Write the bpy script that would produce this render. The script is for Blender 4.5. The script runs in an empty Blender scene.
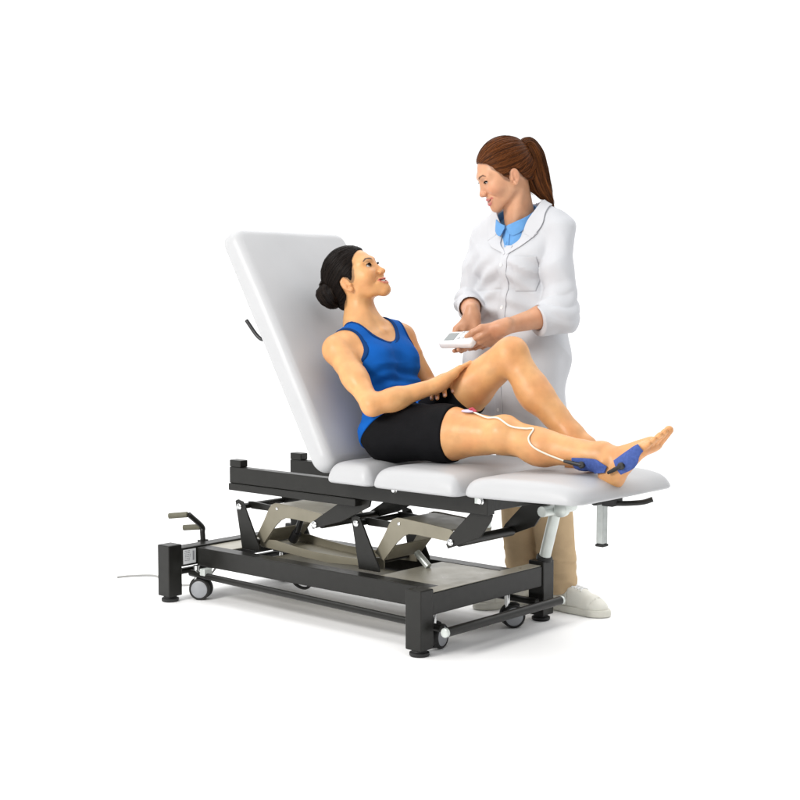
import bpy, bmesh, math, random
import numpy as np
from mathutils import Vector, Matrix

random.seed(4)
SC = bpy.context.scene
COL = SC.collection


def V(*a):
    return np.array(a, float)


def unit(v):
    v = np.asarray(v, float)
    return v / np.linalg.norm(v)


# ------------------------------------------------------------------ object bookkeeping
def tag(o, label=None, cat=None, group=None, kind=None):
    if label: o['label'] = label
    if cat: o['category'] = cat
    if group: o['group'] = group
    if kind: o['kind'] = kind
    return o


def thing(name, loc, label, cat, group=None):
    o = bpy.data.objects.new(name, None)
    COL.objects.link(o)
    o.empty_display_size = 0.1
    o.location = loc
    return tag(o, label, cat, group)


def origin_of(o):
    p = Vector((0, 0, 0))
    while o is not None:
        p = p + o.location
        o = o.parent
    return np.array(p)


def link_mesh(name, me, mats, parent=None, smooth=True):
    """mesh given in world metres -> object parented (rotation free parents)"""
    o = bpy.data.objects.new(name, me)
    COL.objects.link(o)
    for m in (mats if isinstance(mats, (list, tuple)) else [mats]):
        me.materials.append(m)
    if parent is not None:
        off = origin_of(parent)
        me.transform(Matrix.Translation(Vector(-off)))
        o.parent = parent
    if smooth:
        me.polygons.foreach_set('use_smooth', np.ones(len(me.polygons), bool))
    me.update()
    return o


def np_mesh(name, verts, quads, cols=None, strand=None):
    me = bpy.data.meshes.new(name)
    nv, nf, k = len(verts), len(quads), quads.shape[1]
    me.vertices.add(nv)
    me.vertices.foreach_set('co', np.asarray(verts, np.float32).ravel())
    me.loops.add(nf * k)
    me.loops.foreach_set('vertex_index', np.asarray(quads, np.int32).ravel())
    me.polygons.add(nf)
    me.polygons.foreach_set('loop_start', np.arange(0, nf * k, k, dtype=np.int32))
    me.update(calc_edges=True)
    me.validate()
    if cols is not None:
        a = me.attributes.new('col', 'FLOAT_COLOR', 'POINT')
        c = np.ones((nv, 4), np.float32)
        c[:, :3] = cols
        a.data.foreach_set('color', c.ravel())
    if strand is not None:
        a = me.attributes.new('strand', 'FLOAT_VECTOR', 'POINT')
        a.data.foreach_set('vector', np.asarray(strand, np.float32).ravel())
    return me


# ------------------------------------------------------------------ implicit modelling
def smin(a, b, k):
    if k <= 0: return np.minimum(a, b)
    h = np.clip(0.5 + 0.5 * (b - a) / k, 0, 1)
    return b + (a - b) * h - k * h * (1 - h)


def smax(a, b, k):
    return -smin(-a, -b, k)


class RC:                                    # tapered capsule
    def __init__(s, a, b, ra, rb=None):
        s.a, s.b = np.asarray(a, float), np.asarray(b, float)
        s.ra, s.rb = ra, ra if rb is None else rb
        s.c = (s.a + s.b) / 2
        s.r = np.linalg.norm(s.a - s.b) / 2 + max(s.ra, s.rb)
        s.ab = s.b - s.a
        s.l2 = max(float(s.ab @ s.ab), 1e-12)

    def ev(s, P, cull=None):
        q = P - s.a
        t = np.clip(q @ s.ab / s.l2, 0, 1)
        q = q - t[:, None] * s.ab
        return np.sqrt(np.einsum('ij,ij->i', q, q)) - (s.ra + (s.rb - s.ra) * t)


def SP(c, r):
    return RC(c, c, r)


class EL:                                    # ellipsoid, M = columns of axes
    def __init__(s, c, r, M=None):
        s.c, s.rad, s.M = np.asarray(c, float), np.asarray(r, float), M
        s.r = float(max(r))

    def ev(s, P, cull=None):
        q = P - s.c
        if s.M is not None: q = q @ s.M
        k0 = np.sqrt((((q / s.rad)) ** 2).sum(1))
        k1 = np.sqrt(((q / s.rad ** 2) ** 2).sum(1)) + 1e-9
        return np.where(k0 < 1e-4, -min(s.rad), k0 * (k0 - 1) / k1)


class BX:                                    # rounded box
    def __init__(s, c, half, rnd, M=None):
        s.c, s.half, s.rnd, s.M = np.asarray(c, float), np.asarray(half, float), rnd, M
        s.r = float(np.linalg.norm(half))

    def ev(s, P, cull=None):
        q = P - s.c
        if s.M is not None: q = q @ s.M
        q = np.abs(q) - (s.half - s.rnd)
        return np.sqrt((np.maximum(q, 0) ** 2).sum(1)) + np.minimum(q.max(1), 0) - s.rnd


class FN:
    def __init__(s, f, c=(0, 0, 0), r=50.0):
        s.f, s.c, s.r = f, np.asarray(c, float), r

    def ev(s, P, cull=None):
        return s.f(P)


class TR:                                    # list of (op, primitive, blend)
    def __init__(s, items=None):
        s.it = []
        s.c, s.r = V(0, 0, 0), 0.0
        for i in items or []: s.add(*i)

    def add(s, op, f, k=0.0):
        s.it.append((op, f, k))
        if op == 'u':
            if s.r == 0:
                s.c, s.r = np.array(f.c), f.r
            else:
                d = np.linalg.norm(f.c - s.c)
                if d + f.r > s.r:
                    if d + s.r <= f.r: s.c, s.r = np.array(f.c), f.r
                    else:
                        nr = (d + f.r + s.r) / 2
                        s.c = s.c + (f.c - s.c) * ((nr - s.r) / max(d, 1e-9))
                        s.r = nr
        return s

    def u(s, f, k=0.0): return s.add('u', f, k)
    def sub(s, f, k=0.0): return s.add('s', f, k)
    def inter(s, f, k=0.0): return s.add('i', f, k)

    def ev(s, P, cull=None):
        d = np.full(len(P), 9.0)
        for op, f, k in s.it:
            if cull is not None and op != 'i':
                lb = np.linalg.norm(cull[0] - f.c) - f.r
                if lb > cull[1] + 2 * k + 0.004: continue
            e = f.ev(P, cull)
            if op == 'u': d = smin(d, e, k)
            elif op == 's': d = smax(d, -e, k)
            else: d = smax(d, e, k)
        return d


class XF:                                    # field placed with origin o, axes M (columns), scale sc
    def __init__(s, f, o, M, sc=1.0):
        s.f, s.o, s.M, s.sc = f, np.asarray(o, float), M, sc
        s.c = s.o + (M @ f.c) * sc
        s.r = f.r * sc

    def loc(s, P):
        return (P - s.o) @ s.M / s.sc

    def wor(s, p):
        return s.o + (np.asarray(p, float) @ s.M.T) * s.sc

    def ev(s, P, cull=None):
        if cull is not None: cull = ((cull[0] - s.o) @ s.M / s.sc, cull[1] / s.sc)
        return s.f.ev(s.loc(P), cull) * s.sc


class OFF:                                   # offset + displacement
    def __init__(s, f, o=0.0, disp=None, amp=0.012):
        s.f, s.o, s.disp, s.c, s.r, s.amp = f, o, disp, f.c, f.r + abs(o) + (amp if disp else 0), amp if disp else 0

    def ev(s, P, cull=None):
        if cull is not None: cull = (cull[0], cull[1] + abs(s.o) + s.amp)
        d = s.f.ev(P, cull) - s.o
        if s.disp is not None: d = d - s.disp(P)
        return d


OFFS = np.array([(i, j, k) for i in (0, 1) for j in (0, 1) for k in (0, 1)])
EDG = [(a, b) for a in range(8) for b in range(a + 1, 8) if np.abs(OFFS[a] - OFFS[b]).sum() == 1]


def surface(field, lo, hi, h, smooth=2, B=12):
    lo, hi = np.asarray(lo, float), np.asarray(hi, float)
    nb = np.maximum(np.ceil((hi - lo) / h / B).astype(int), 1)
    n = nb * B
    G = np.empty(n, np.float32)
    bi = np.argwhere(np.ones(nb, bool))
    cen = lo + (bi * B + (B - 1) / 2) * h
    hd = math.sqrt(3) * B * h / 2
    d0 = np.concatenate([field.ev(c) for c in np.array_split(cen, max(1, len(cen) // 20000))])
    g = np.argwhere(np.ones((B, B, B), bool)) * h
    for b, c, d in zip(bi, cen, d0):
        sl = tuple(slice(x * B, x * B + B) for x in b)
        if abs(d) > hd * 1.35 + 0.012:
            G[sl] = d
        else:
            G[sl] = field.ev(lo + b * (B * h) + g, (c, abs(d) + 2 * hd + 0.012)).reshape(B, B, B)
    S = G < 0
    cnt = np.zeros(n - 1, np.uint8)
    for o in OFFS:
        cnt += S[o[0]:n[0] - 1 + o[0], o[1]:n[1] - 1 + o[1], o[2]:n[2] - 1 + o[2]]
    act = (cnt > 0) & (cnt < 8)
    idx = np.argwhere(act)
    vid = np.full(act.shape, -1, np.int32)
    vid[act] = np.arange(len(idx))
    vals = np.stack([G[idx[:, 0] + o[0], idx[:, 1] + o[1], idx[:, 2] + o[2]] for o in OFFS], 1).astype(float)
    acc = np.zeros((len(idx), 3)); num = np.zeros(len(idx))
    for a, b in EDG:
        va, vb = vals[:, a], vals[:, b]
        m = (va < 0) != (vb < 0)
        t = np.where(m, va / np.where(m, va - vb, 1), 0)
        acc += m[:, None] * (OFFS[a] + (OFFS[b] - OFFS[a]) * t[:, None])
        num += m
    pos = lo + h * (idx + acc / num[:, None])
    quads = []
    for ax in range(3):
        u, w = (ax + 1) % 3, (ax + 2) % 3
        St = np.moveaxis(S, (ax, u, w), (0, 1, 2))
        Vt = np.moveaxis(vid, (ax, u, w), (0, 1, 2))
        e = St[:-1, 1:-1, 1:-1] != St[1:, 1:-1, 1:-1]
        i, j, k = np.nonzero(e)
        j += 1; k += 1
        q = np.stack([Vt[i, j - 1, k - 1], Vt[i, j, k - 1], Vt[i, j, k], Vt[i, j - 1, k]], 1)
        inside = St[i, j, k]
        q[~inside] = q[~inside][:, ::-1]
        quads.append(q)
    Q = np.concatenate(quads)
    Q = Q[(Q >= 0).all(1)]
    if smooth:
        E = np.concatenate([Q[:, [0, 1]], Q[:, [1, 2]], Q[:, [2, 3]], Q[:, [3, 0]]])
        deg = np.bincount(E[:, 0], minlength=len(pos)) + np.bincount(E[:, 1], minlength=len(pos))
        deg = np.maximum(deg, 1)
        for it in range(smooth):
            for lam in (0.55, -0.57):
                s = np.zeros_like(pos)
                for c in range(3):
                    s[:, c] = np.bincount(E[:, 0], pos[E[:, 1], c], len(pos)) + np.bincount(E[:, 1], pos[E[:, 0], c], len(pos))
                pos = pos + lam * (s / deg[:, None] - pos)
    return pos, Q


def compact(pos, Q):
    used = np.unique(Q)
    m = np.full(len(pos), -1, np.int64)
    m[used] = np.arange(len(used))
    return pos[used], m[Q]


def field_mesh(name, field, lo, hi, h, colfn=None, fine=(), smooth=2, strfn=None):
    """one mesh; boxes in `fine` are meshed at a finer step from the same field"""
    P, Q = surface(field, lo, hi, h, smooth)
    allP, allQ, n = [], [], 0
    if fine:
        c = P[Q].mean(1)
        keep = np.ones(len(Q), bool)
        for flo, fhi, fh in fine:
            keep &= ~((c > np.asarray(flo) + h * .3) & (c < np.asarray(fhi) - h * .3)).all(1)
        P, Q = compact(P, Q[keep])
    allP.append(P); allQ.append(Q); n = len(P)
    for flo, fhi, fh in fine:
        flo, fhi = np.asarray(flo), np.asarray(fhi)
        p, q = surface(field, flo - 4 * fh, fhi + 4 * fh, fh, smooth)
        c = p[q].mean(1)
        p, q = compact(p, q[((c > flo - h * .2) & (c < fhi + h * .2)).all(1)])
        allP.append(p); allQ.append(q + n); n += len(p)
    P, Q = np.concatenate(allP), np.concatenate(allQ)
    return np_mesh(name, P, Q, None if colfn is None else colfn(P), None if strfn is None else strfn(P))


def snoise(P, f, seed=0):
    """cheap smooth pseudo noise, about -1..1"""
    r = np.random.RandomState(seed)
    o = np.zeros(len(P))
    for i in range(5):
        k = r.normal(size=3); k *= f * (0.7 + 0.6 * r.rand()) / np.linalg.norm(k)
        w = r.normal(size=3); w *= f * 0.6 / np.linalg.norm(w)
        o += np.sin(P @ k + r.rand() * 6.28 + 1.2 * np.sin(P @ w + r.rand() * 6.28))
    return o / 2.6


def polysd(q, poly):
    """signed distance to a closed 2D polygon"""
    poly = np.asarray(poly, float)
    d = np.full(len(q), 1e9); s = np.ones(len(q))
    j = len(poly) - 1
    for i in range(len(poly)):
        e = poly[j] - poly[i]; w = q - poly[i]
        t = np.clip(w @ e / (e @ e), 0, 1)
        b = w - t[:, None] * e
        d = np.minimum(d, (b * b).sum(1))
        c1 = q[:, 1] >= poly[i, 1]; c2 = q[:, 1] < poly[j, 1]; c3 = e[0] * w[:, 1] > e[1] * w[:, 0]
        fl = (c1 & c2 & c3) | (~c1 & ~c2 & ~c3)
        s = np.where(fl, -s, s)
        j = i
    return s * np.sqrt(d)


def sstep(a, b, x):
    t = np.clip((x - a) / (b - a), 0, 1)
    return t * t * (3 - 2 * t)


def drop(field, P, n, off=0.0, start=0.12):
    """move points onto the field's surface along -n (those that miss go to the nearest surface)"""
    n = np.asarray(n, float)
    P0 = np.asarray(P, float)
    P = P0 + n * start
    for _ in range(60):
        d = field.ev(P) - off
        P = P - n * np.clip(d, -.02, .05)[:, None] * 0.7
    bad = np.nonzero((np.abs(field.ev(P) - off) > .002) | (np.linalg.norm(P - P0, axis=1) > .3))[0]
    if len(bad):
        P[bad] = nearest(field, P0[bad], off)
    return P


def nearest(field, P, off=0.0, e=.002):
    q = np.array(P, float)
    for _ in range(40):
        d = field.ev(q) - off
        g = np.stack([field.ev(q + e * v) - field.ev(q - e * v) for v in np.eye(3)], 1)
        g /= np.linalg.norm(g, axis=1)[:, None] + 1e-9
        q = q - g * np.clip(d, -.03, .03)[:, None] * .7
    return q


def catmull(pts, n=8):
    pts = [np.asarray(p, float) for p in pts]
    pts = [2 * pts[0] - pts[1]] + pts + [2 * pts[-1] - pts[-2]]
    out = []
    for i in range(1, len(pts) - 2):
        p0, p1, p2, p3 = pts[i - 1:i + 3]
        for t in np.linspace(0, 1, n, endpoint=False):
            out.append(0.5 * (2 * p1 + (p2 - p0) * t + (2 * p0 - 5 * p1 + 4 * p2 - p3) * t * t + (3 * p1 - p0 - 3 * p2 + p3) * t ** 3))
    out.append(pts[-2])
    return np.array(out)


def strip_patch(name, field, left, right, n, off, thick, mat, parent, nu=12, sub=6, jag=None):
    """a flap of cloth / pad between two edge polylines, laid on a field along -n"""
    L, R = catmull(left, sub), catmull(right, sub)
    rows = []
    for l, r in zip(L, R):
        rows.append([l + (r - l) * t for t in np.linspace(0, 1, nu)])
    rows = np.array(rows)
    P = nearest(field, rows.reshape(-1, 3), off) if n is None else drop(field, rows.reshape(-1, 3), n, off)
    nr = len(rows)
    q = np.array([(i * nu + j, i * nu + j + 1, (i + 1) * nu + j + 1, (i + 1) * nu + j) for i in range(nr - 1) for j in range(nu - 1)])
    a = P[q[0]]
    nn = np.cross(a[1] - a[0], a[2] - a[0])
    e = nn / np.linalg.norm(nn) * .002
    if field.ev(P[q[0][:1]] + e)[0] < field.ev(P[q[0][:1]] - e)[0]: q = q[:, ::-1]
    me = np_mesh(name, P, q)
    o = link_mesh(name, me, mat, parent)
    s = o.modifiers.new('thick', 'SOLIDIFY'); s.thickness = thick; s.offset = 1
    b = o.modifiers.new('round', 'BEVEL'); b.width = thick * .3; b.segments = 2; b.limit_method = 'ANGLE'
    return o


def fibres(F, seeds, dirf, steps, step, off, fly, rad, cols):
    """fine hairs lying on a field: each walks over the surface along dirf"""
    p = np.array(seeds, float); n = len(p); pts, nrm, tan = [], [], []
    e = .0015
    for i in range(steps):
        o = off + fly * (i / steps) ** 2
        for _ in range(3):
            g = np.stack([F.ev(p + e * v) - F.ev(p - e * v) for v in np.eye(3)], 1)
            g /= np.linalg.norm(g, axis=1)[:, None] + 1e-9
            p = p - g * np.clip(F.ev(p) - o, -.01, .01)[:, None]
        t = dirf(p); t = t - g * (t * g).sum(1)[:, None]; t /= np.linalg.norm(t, axis=1)[:, None] + 1e-9
        pts.append(p.copy()); nrm.append(g); tan.append(t)
        p = p + t * step
    pts, nrm, tan = np.array(pts), np.array(nrm), np.array(tan)
    side = np.cross(tan, nrm)
    tp = (rad * np.minimum(1, .25 + 3 * np.sin(np.linspace(.05, math.pi - .05, steps))))[:, None, None]
    R = np.stack([pts + side * tp, pts + nrm * tp * .8, pts - side * tp, pts - nrm * tp * .8], 2)      # steps, n, 4, 3
    V_ = R.transpose(1, 0, 2, 3).reshape(-1, 3)
    q = []
    for i in range(steps - 1):
        for k in range(4):
            q.append((i * 4 + k, i * 4 + (k + 1) % 4, i * 4 + 4 + (k + 1) % 4, i * 4 + 4 + k))
    q = (np.array(q)[None] + (np.arange(n) * steps * 4)[:, None, None]).reshape(-1, 4)
    return V_, q, np.repeat(cols, steps * 4, 0)


def hair_mesh(name, F, lo, hi, h, colfn, strfn, dirf, n, steps, step, palette, seed=0, fly=.0025, seedsel=None):
    P, Q = surface(F, lo, hi, h, 2)
    r = np.random.RandomState(seed)
    cand = P if seedsel is None else P[seedsel(P)]
    s = cand[r.choice(len(cand), n)]
    w = r.rand(n)[:, None] ** 1.6
    cols = V(*palette[0]) * (1 - w) + V(*palette[1]) * w
    fl = np.where(r.rand(n) < .10, fly * r.rand(n), 0)
    v, q, c = fibres(F, s, dirf, steps, step, .0001 + .0006 * r.rand(n), fl, .00052, cols)
    return np_mesh(name, np.concatenate([P, v]), np.concatenate([Q, q + len(P)]), np.concatenate([colfn(P), c]), np.concatenate([strfn(P), r.rand(n, 3).repeat(steps * 4, 0) * 40]))


# ------------------------------------------------------------------ mesh collector
class MB:
    def __init__(s): s.bm = bmesh.new()

    def box(s, lo, hi):
        x0, y0, z0 = lo; x1, y1, z1 = hi
        v = [s.bm.verts.new(p) for p in [(x0, y0, z0), (x1, y0, z0), (x1, y1, z0), (x0, y1, z0), (x0, y0, z1), (x1, y0, z1), (x1, y1, z1), (x0, y1, z1)]]
        for f in [(0, 3, 2, 1), (4, 5, 6, 7), (0, 1, 5, 4), (1, 2, 6, 5), (2, 3, 7, 6), (3, 0, 4, 7)]: s.bm.faces.new([v[i] for i in f])
        return s

    def prism(s, pts, y0, y1):                  # outline in x,z extruded along y
        a = [s.bm.verts.new((x, y0, z)) for x, z in pts]; b = [s.bm.verts.new((x, y1, z)) for x, z in pts]
        fs = [s.bm.faces.new(a), s.bm.faces.new(b[::-1])]
        for i in range(len(pts)):
            j = (i + 1) % len(pts); fs.append(s.bm.faces.new([a[j], a[i], b[i], b[j]]))
        bmesh.ops.recalc_face_normals(s.bm, faces=fs)
        return s

    def tube(s, pts, r, seg=14, caps=True):
        pts = [np.asarray(p, float) for p in pts]
        rs = r if isinstance(r, (list, tuple, np.ndarray)) else [r] * len(pts)
        rings = []; up = None
        for i, p in enumerate(pts):
            t = unit(pts[min(i + 1, len(pts) - 1)] - pts[max(i - 1, 0)])
            if up is None: up = V(0, 0, 1) if abs(t[2]) < .9 else V(1, 0, 0)
            a = unit(np.cross(t, up)); b = np.cross(a, t); up = b
            rings.append([s.bm.verts.new(p + rs[i] * (a * math.cos(k) + b * math.sin(k))) for k in np.linspace(0, 2 * math.pi, seg, endpoint=False)])
        fs = []
        for A, Bq in zip(rings, rings[1:]):
            for i in range(seg):
                j = (i + 1) % seg; fs.append(s.bm.faces.new([A[i], A[j], Bq[j], Bq[i]]))
        if caps: fs += [s.bm.faces.new(rings[0][::-1]), s.bm.faces.new(rings[-1])]
        bmesh.ops.recalc_face_normals(s.bm, faces=fs)
        return s

    def lathe(s, o, ax, prof, seg=28):          # profile (distance along axis, radius)
        o = np.asarray(o, float); ax = unit(ax)
        up = V(0, 0, 1) if abs(ax[2]) < .9 else V(1, 0, 0)
        a = unit(np.cross(ax, up)); b = np.cross(a, ax)
        rings = [[s.bm.verts.new(o + ax * d + max(r, 1e-4) * (a * math.cos(k) + b * math.sin(k))) for k in np.linspace(0, 2 * math.pi, seg, endpoint=False)] for d, r in prof]
        fs = []
        for A, Bq in zip(rings, rings[1:]):
            for i in range(seg):
                j = (i + 1) % seg; fs.append(s.bm.faces.new([A[i], A[j], Bq[j], Bq[i]]))
        fs += [s.bm.faces.new(rings[0][::-1]), s.bm.faces.new(rings[-1])]
        bmesh.ops.recalc_face_normals(s.bm, faces=fs)
        return s

    def build(s, name, mat, parent=None, bev=0.0, smooth=True, seg=2):
        me = bpy.data.meshes.new(name)
        s.bm.to_mesh(me); s.bm.free()
        o = link_mesh(name, me, mat, parent, smooth)
        if bev:
            m = o.modifiers.new('edge', 'BEVEL'); m.width = bev; m.segments = seg; m.limit_method = 'ANGLE'; m.angle_limit = math.radians(40)
            m.harden_normals = True
        elif smooth:
            me.set_sharp_from_angle(angle=math.radians(38))
        return o


# ------------------------------------------------------------------ materials
def mat(name, col, rough=.5, metal=0.0, spec=.5, noise=0.0, nscale=20.0, bump=0.0, bscale=80.0, attr=False, coat=0.0, sheen=0.0, rvar=0.0, sss=0.0, wrinkle=0.0):
    m = bpy.data.materials.new(name); m.use_nodes = True
    nt = m.node_tree; b = nt.nodes['Principled BSDF']
    b.inputs['Base Color'].default_value = (*col, 1)
    b.inputs['Roughness'].default_value = rough
    b.inputs['Metallic'].default_value = metal
    b.inputs['Specular IOR Level'].default_value = spec
    if coat: b.inputs['Coat Weight'].default_value = coat; b.inputs['Coat Roughness'].default_value = .15
    if sheen: b.inputs['Sheen Weight'].default_value = sheen; b.inputs['Sheen Roughness'].default_value = .4
    if sss:
        b.inputs['Subsurface Weight'].default_value = sss
        b.inputs['Subsurface Radius'].default_value = (1, .35, .18)
        b.inputs['Subsurface Scale'].default_value = .006
    tc = nt.nodes.new('ShaderNodeTexCoord')
    src = None
    if attr:
        a = nt.nodes.new('ShaderNodeAttribute'); a.attribute_name = 'col'; src = a.outputs['Color']
    if noise:
        n = nt.nodes.new('ShaderNodeTexNoise'); n.inputs['Scale'].default_value = nscale; n.inputs['Detail'].default_value = 5
        nt.links.new(tc.outputs['Object'], n.inputs['Vector'])
        mr = nt.nodes.new('ShaderNodeMapRange'); mr.inputs[1].default_value = .3; mr.inputs[2].default_value = .7
        mr.inputs[3].default_value = 1 - noise; mr.inputs[4].default_value = 1 + noise
        nt.links.new(n.outputs['Fac'], mr.inputs[0])
        mx = nt.nodes.new('ShaderNodeMix'); mx.data_type = 'RGBA'; mx.blend_type = 'MULTIPLY'; mx.inputs[0].default_value = 1
        if src is not None: nt.links.new(src, mx.inputs[6])
        else: mx.inputs[6].default_value = (*col, 1)
        nt.links.new(mr.outputs[0], mx.inputs[7]); src = mx.outputs[2]
    if src is not None: nt.links.new(src, b.inputs['Base Color'])
    if rvar:
        n = nt.nodes.new('ShaderNodeTexNoise'); n.inputs['Scale'].default_value = nscale * 1.7; n.inputs['Detail'].default_value = 6
        nt.links.new(tc.outputs['Object'], n.inputs['Vector'])
        mr = nt.nodes.new('ShaderNodeMapRange'); mr.inputs[1].default_value = .3; mr.inputs[2].default_value = .7
        mr.inputs[3].default_value = rough - rvar; mr.inputs[4].default_value = rough + rvar
        nt.links.new(n.outputs['Fac'], mr.inputs[0]); nt.links.new(mr.outputs[0], b.inputs['Roughness'])
    if bump:
        n = nt.nodes.new('ShaderNodeTexNoise'); n.inputs['Scale'].default_value = bscale; n.inputs['Detail'].default_value = 4
        nt.links.new(tc.outputs['Object'], n.inputs['Vector'])
        bp = nt.nodes.new('ShaderNodeBump'); bp.inputs['Strength'].default_value = bump; bp.inputs['Distance'].default_value = .002
        nt.links.new(n.outputs['Fac'], bp.inputs['Height']); nt.links.new(bp.outputs[0], b.inputs['Normal'])
    if wrinkle:                                 # small creases of worn cloth, on top of the weave
        n2 = nt.nodes.new('ShaderNodeTexNoise'); n2.noise_type = 'RIDGED_MULTIFRACTAL'; n2.inputs['Scale'].default_value = 9; n2.inputs['Detail'].default_value = 3; n2.inputs['Distortion'].default_value = .6
        nt.links.new(tc.outputs['Object'], n2.inputs['Vector'])
        b2 = nt.nodes.new('ShaderNodeBump'); b2.inputs['Strength'].default_value = wrinkle; b2.inputs['Distance'].default_value = .006
        nt.links.new(n2.outputs['Fac'], b2.inputs['Height']); nt.links.new(bp.outputs[0], b2.inputs['Normal']); nt.links.new(b2.outputs[0], b.inputs['Normal'])
    return m


def hair_mat():
    m = mat('hair', (.02, .015, .01), .40, 0, .07, attr=True)
    nt = m.node_tree; b = nt.nodes['Principled BSDF']
    src = b.inputs['Base Color'].links[0].from_socket
    a = nt.nodes.new('ShaderNodeAttribute'); a.attribute_name = 'strand'
    n = nt.nodes.new('ShaderNodeTexNoise'); n.inputs['Scale'].default_value = 34; n.inputs['Detail'].default_value = 4; n.inputs['Roughness'].default_value = .7
    nt.links.new(a.outputs['Vector'], n.inputs['Vector'])
    mr = nt.nodes.new('ShaderNodeMapRange'); mr.inputs[1].default_value = .32; mr.inputs[2].default_value = .68; mr.inputs[3].default_value = .35; mr.inputs[4].default_value = 1.75
    nt.links.new(n.outputs['Fac'], mr.inputs[0])
    mx = nt.nodes.new('ShaderNodeMix'); mx.data_type = 'RGBA'; mx.blend_type = 'MULTIPLY'; mx.inputs[0].default_value = 1
    nt.links.new(src, mx.inputs[6]); nt.links.new(mr.outputs[0], mx.inputs[7]); nt.links.new(mx.outputs[2], b.inputs['Base Color'])
    bp = nt.nodes.new('ShaderNodeBump'); bp.inputs['Strength'].default_value = .55; bp.inputs['Distance'].default_value = .0015
    nt.links.new(n.outputs['Fac'], bp.inputs['Height']); nt.links.new(bp.outputs[0], b.inputs['Normal'])
    return m


M = dict(
    steel=mat('dark_powder_coat', (.011, .0108, .0094), .34, 0, .32, .12, 30, rvar=.05),
    olive=mat('olive_paint', (.24, .22, .165), .36, .15, .5, .08, 14, rvar=.05),
    pan=mat('pale_base_sheet', (.37, .35, .29), .34, .12, .5, .08, 9, rvar=.08),
    chrome=mat('chrome', (.75, .76, .76), .18, 1.0, .5, .05, 20),
    zinc=mat('pale_zinc', (.62, .66, .63), .35, .35, .5, .06, 25),
    vinyl=mat('white_vinyl', (.43, .435, .445), .42, 0, .4, .02, 5, .16, 380, rvar=.06),
    galv=mat('galvanised', (.36, .38, .37), .35, .6, .5, .1, 40),
    rubber=mat('black_rubber', (.018, .018, .018), .6, 0, .4, .1, 60),
    hub=mat('grey_hub', (.30, .31, .33), .4, 0, .5, .06, 40),
    grip=mat('olive_grip', (.11, .105, .072), .6, 0, .4, .1, 80, .2, 500),
    paper=mat('white_label', (.72, .73, .74), .4),
    ink=mat('grey_print', (.22, .22, .24), .5),
    skin_a=mat('tanned_skin', (.5, .3, .2), .44, 0, .38, .08, 26, .14, 420, attr=True, rvar=.08, sss=.12),
    skin_b=mat('fair_skin', (.5, .3, .2), .44, 0, .38, .08, 26, .14, 420, attr=True, rvar=.08, sss=.12),
    hair=hair_mat(),
    tank=mat('blue_jersey', (.003, .085, .36), .8, 0, .12, .06, 30, .25, 1200, wrinkle=.25),
    trim=mat('dark_blue_trim', (.003, .035, .14), .8, 0, .12),
    shorts=mat('black_lycra', (.006, .006, .007), .75, 0, .07, .1, 30, .2, 1200),
    coat=mat('white_cotton', (.54, .55, .575), .85, 0, .15, .02, 14, .3, 900, wrinkle=.45),
    polo=mat('light_blue_pique', (.13, .32, .62), .85, 0, .2, .04, 60, .4, 1500),
    trouser=mat('beige_twill', (.52, .38, .23), .9, 0, .15, .06, 18, .35, 1300, wrinkle=.35),
    shoe=mat('white_leather', (.74, .73, .66), .45, 0, .4, .03, 20, .15, 300),
    sole=mat('white_rubber', (.66, .65, .58), .6, 0, .3, .04, 40),
    plastic=mat('white_plastic', (.80, .81, .81), .3, 0, .5, .01, 10),
    screen=mat('grey_screen', (.16, .18, .18), .2, 0, .5),
    key=mat('grey_key', (.45, .47, .48), .4),
    pad=mat('blue_foam', (.055, .095, .30), .85, 0, .2, .15, 120, .35, 400),
    black=mat('black_plastic', (.012, .012, .013), .4, 0, .5),
    lead=mat('cream_lead', (.70, .66, .56), .5, 0, .4, .03, 50),
    cord=mat('grey_cord', (.34, .34, .33), .5),
    red=mat('red_plastic', (.38, .02, .05), .4),
    lilac=mat('lilac_gel', (.55, .50, .66), .4),
    sclera=mat('eye_white', (.70, .68, .65), .25, 0, .5, .03, 90),
    iris=mat('brown_iris', (.07, .032, .014), .2, 0, .5, .3, 600),
    lash=mat('lash', (.008, .006, .005), .7, 0, .1),
    pupil=mat('pupil', (.004, .004, .004), .1),
    teeth=mat('teeth', (.80, .77, .70), .3, 0, .5, .03, 200),
    floor=mat('white_studio_floor', (.97, .97, .97), .6, 0, .2, .004, 3, rvar=.04),
    sock=mat('brown_sock', (.10, .035, .02), .9),
)
# ------------------------------------------------------------------ heads, hands, feet
def axes(az, pitch, roll=0.0):
    az, pitch, roll = map(math.radians, (az, pitch, roll))
    f = V(math.cos(pitch) * math.cos(az), math.cos(pitch) * math.sin(az), math.sin(pitch))
    u = V(-math.sin(pitch) * math.cos(az), -math.sin(pitch) * math.sin(az), math.cos(pitch))
    x = np.cross(f, u)
    x, u = x * math.cos(roll) + u * math.sin(roll), u * math.cos(roll) - x * math.sin(roll)
    return np.stack([x, f, u], 1)


EYE = [V(-.0315, .0715, .021), V(.0315, .0715, .021)]


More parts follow.
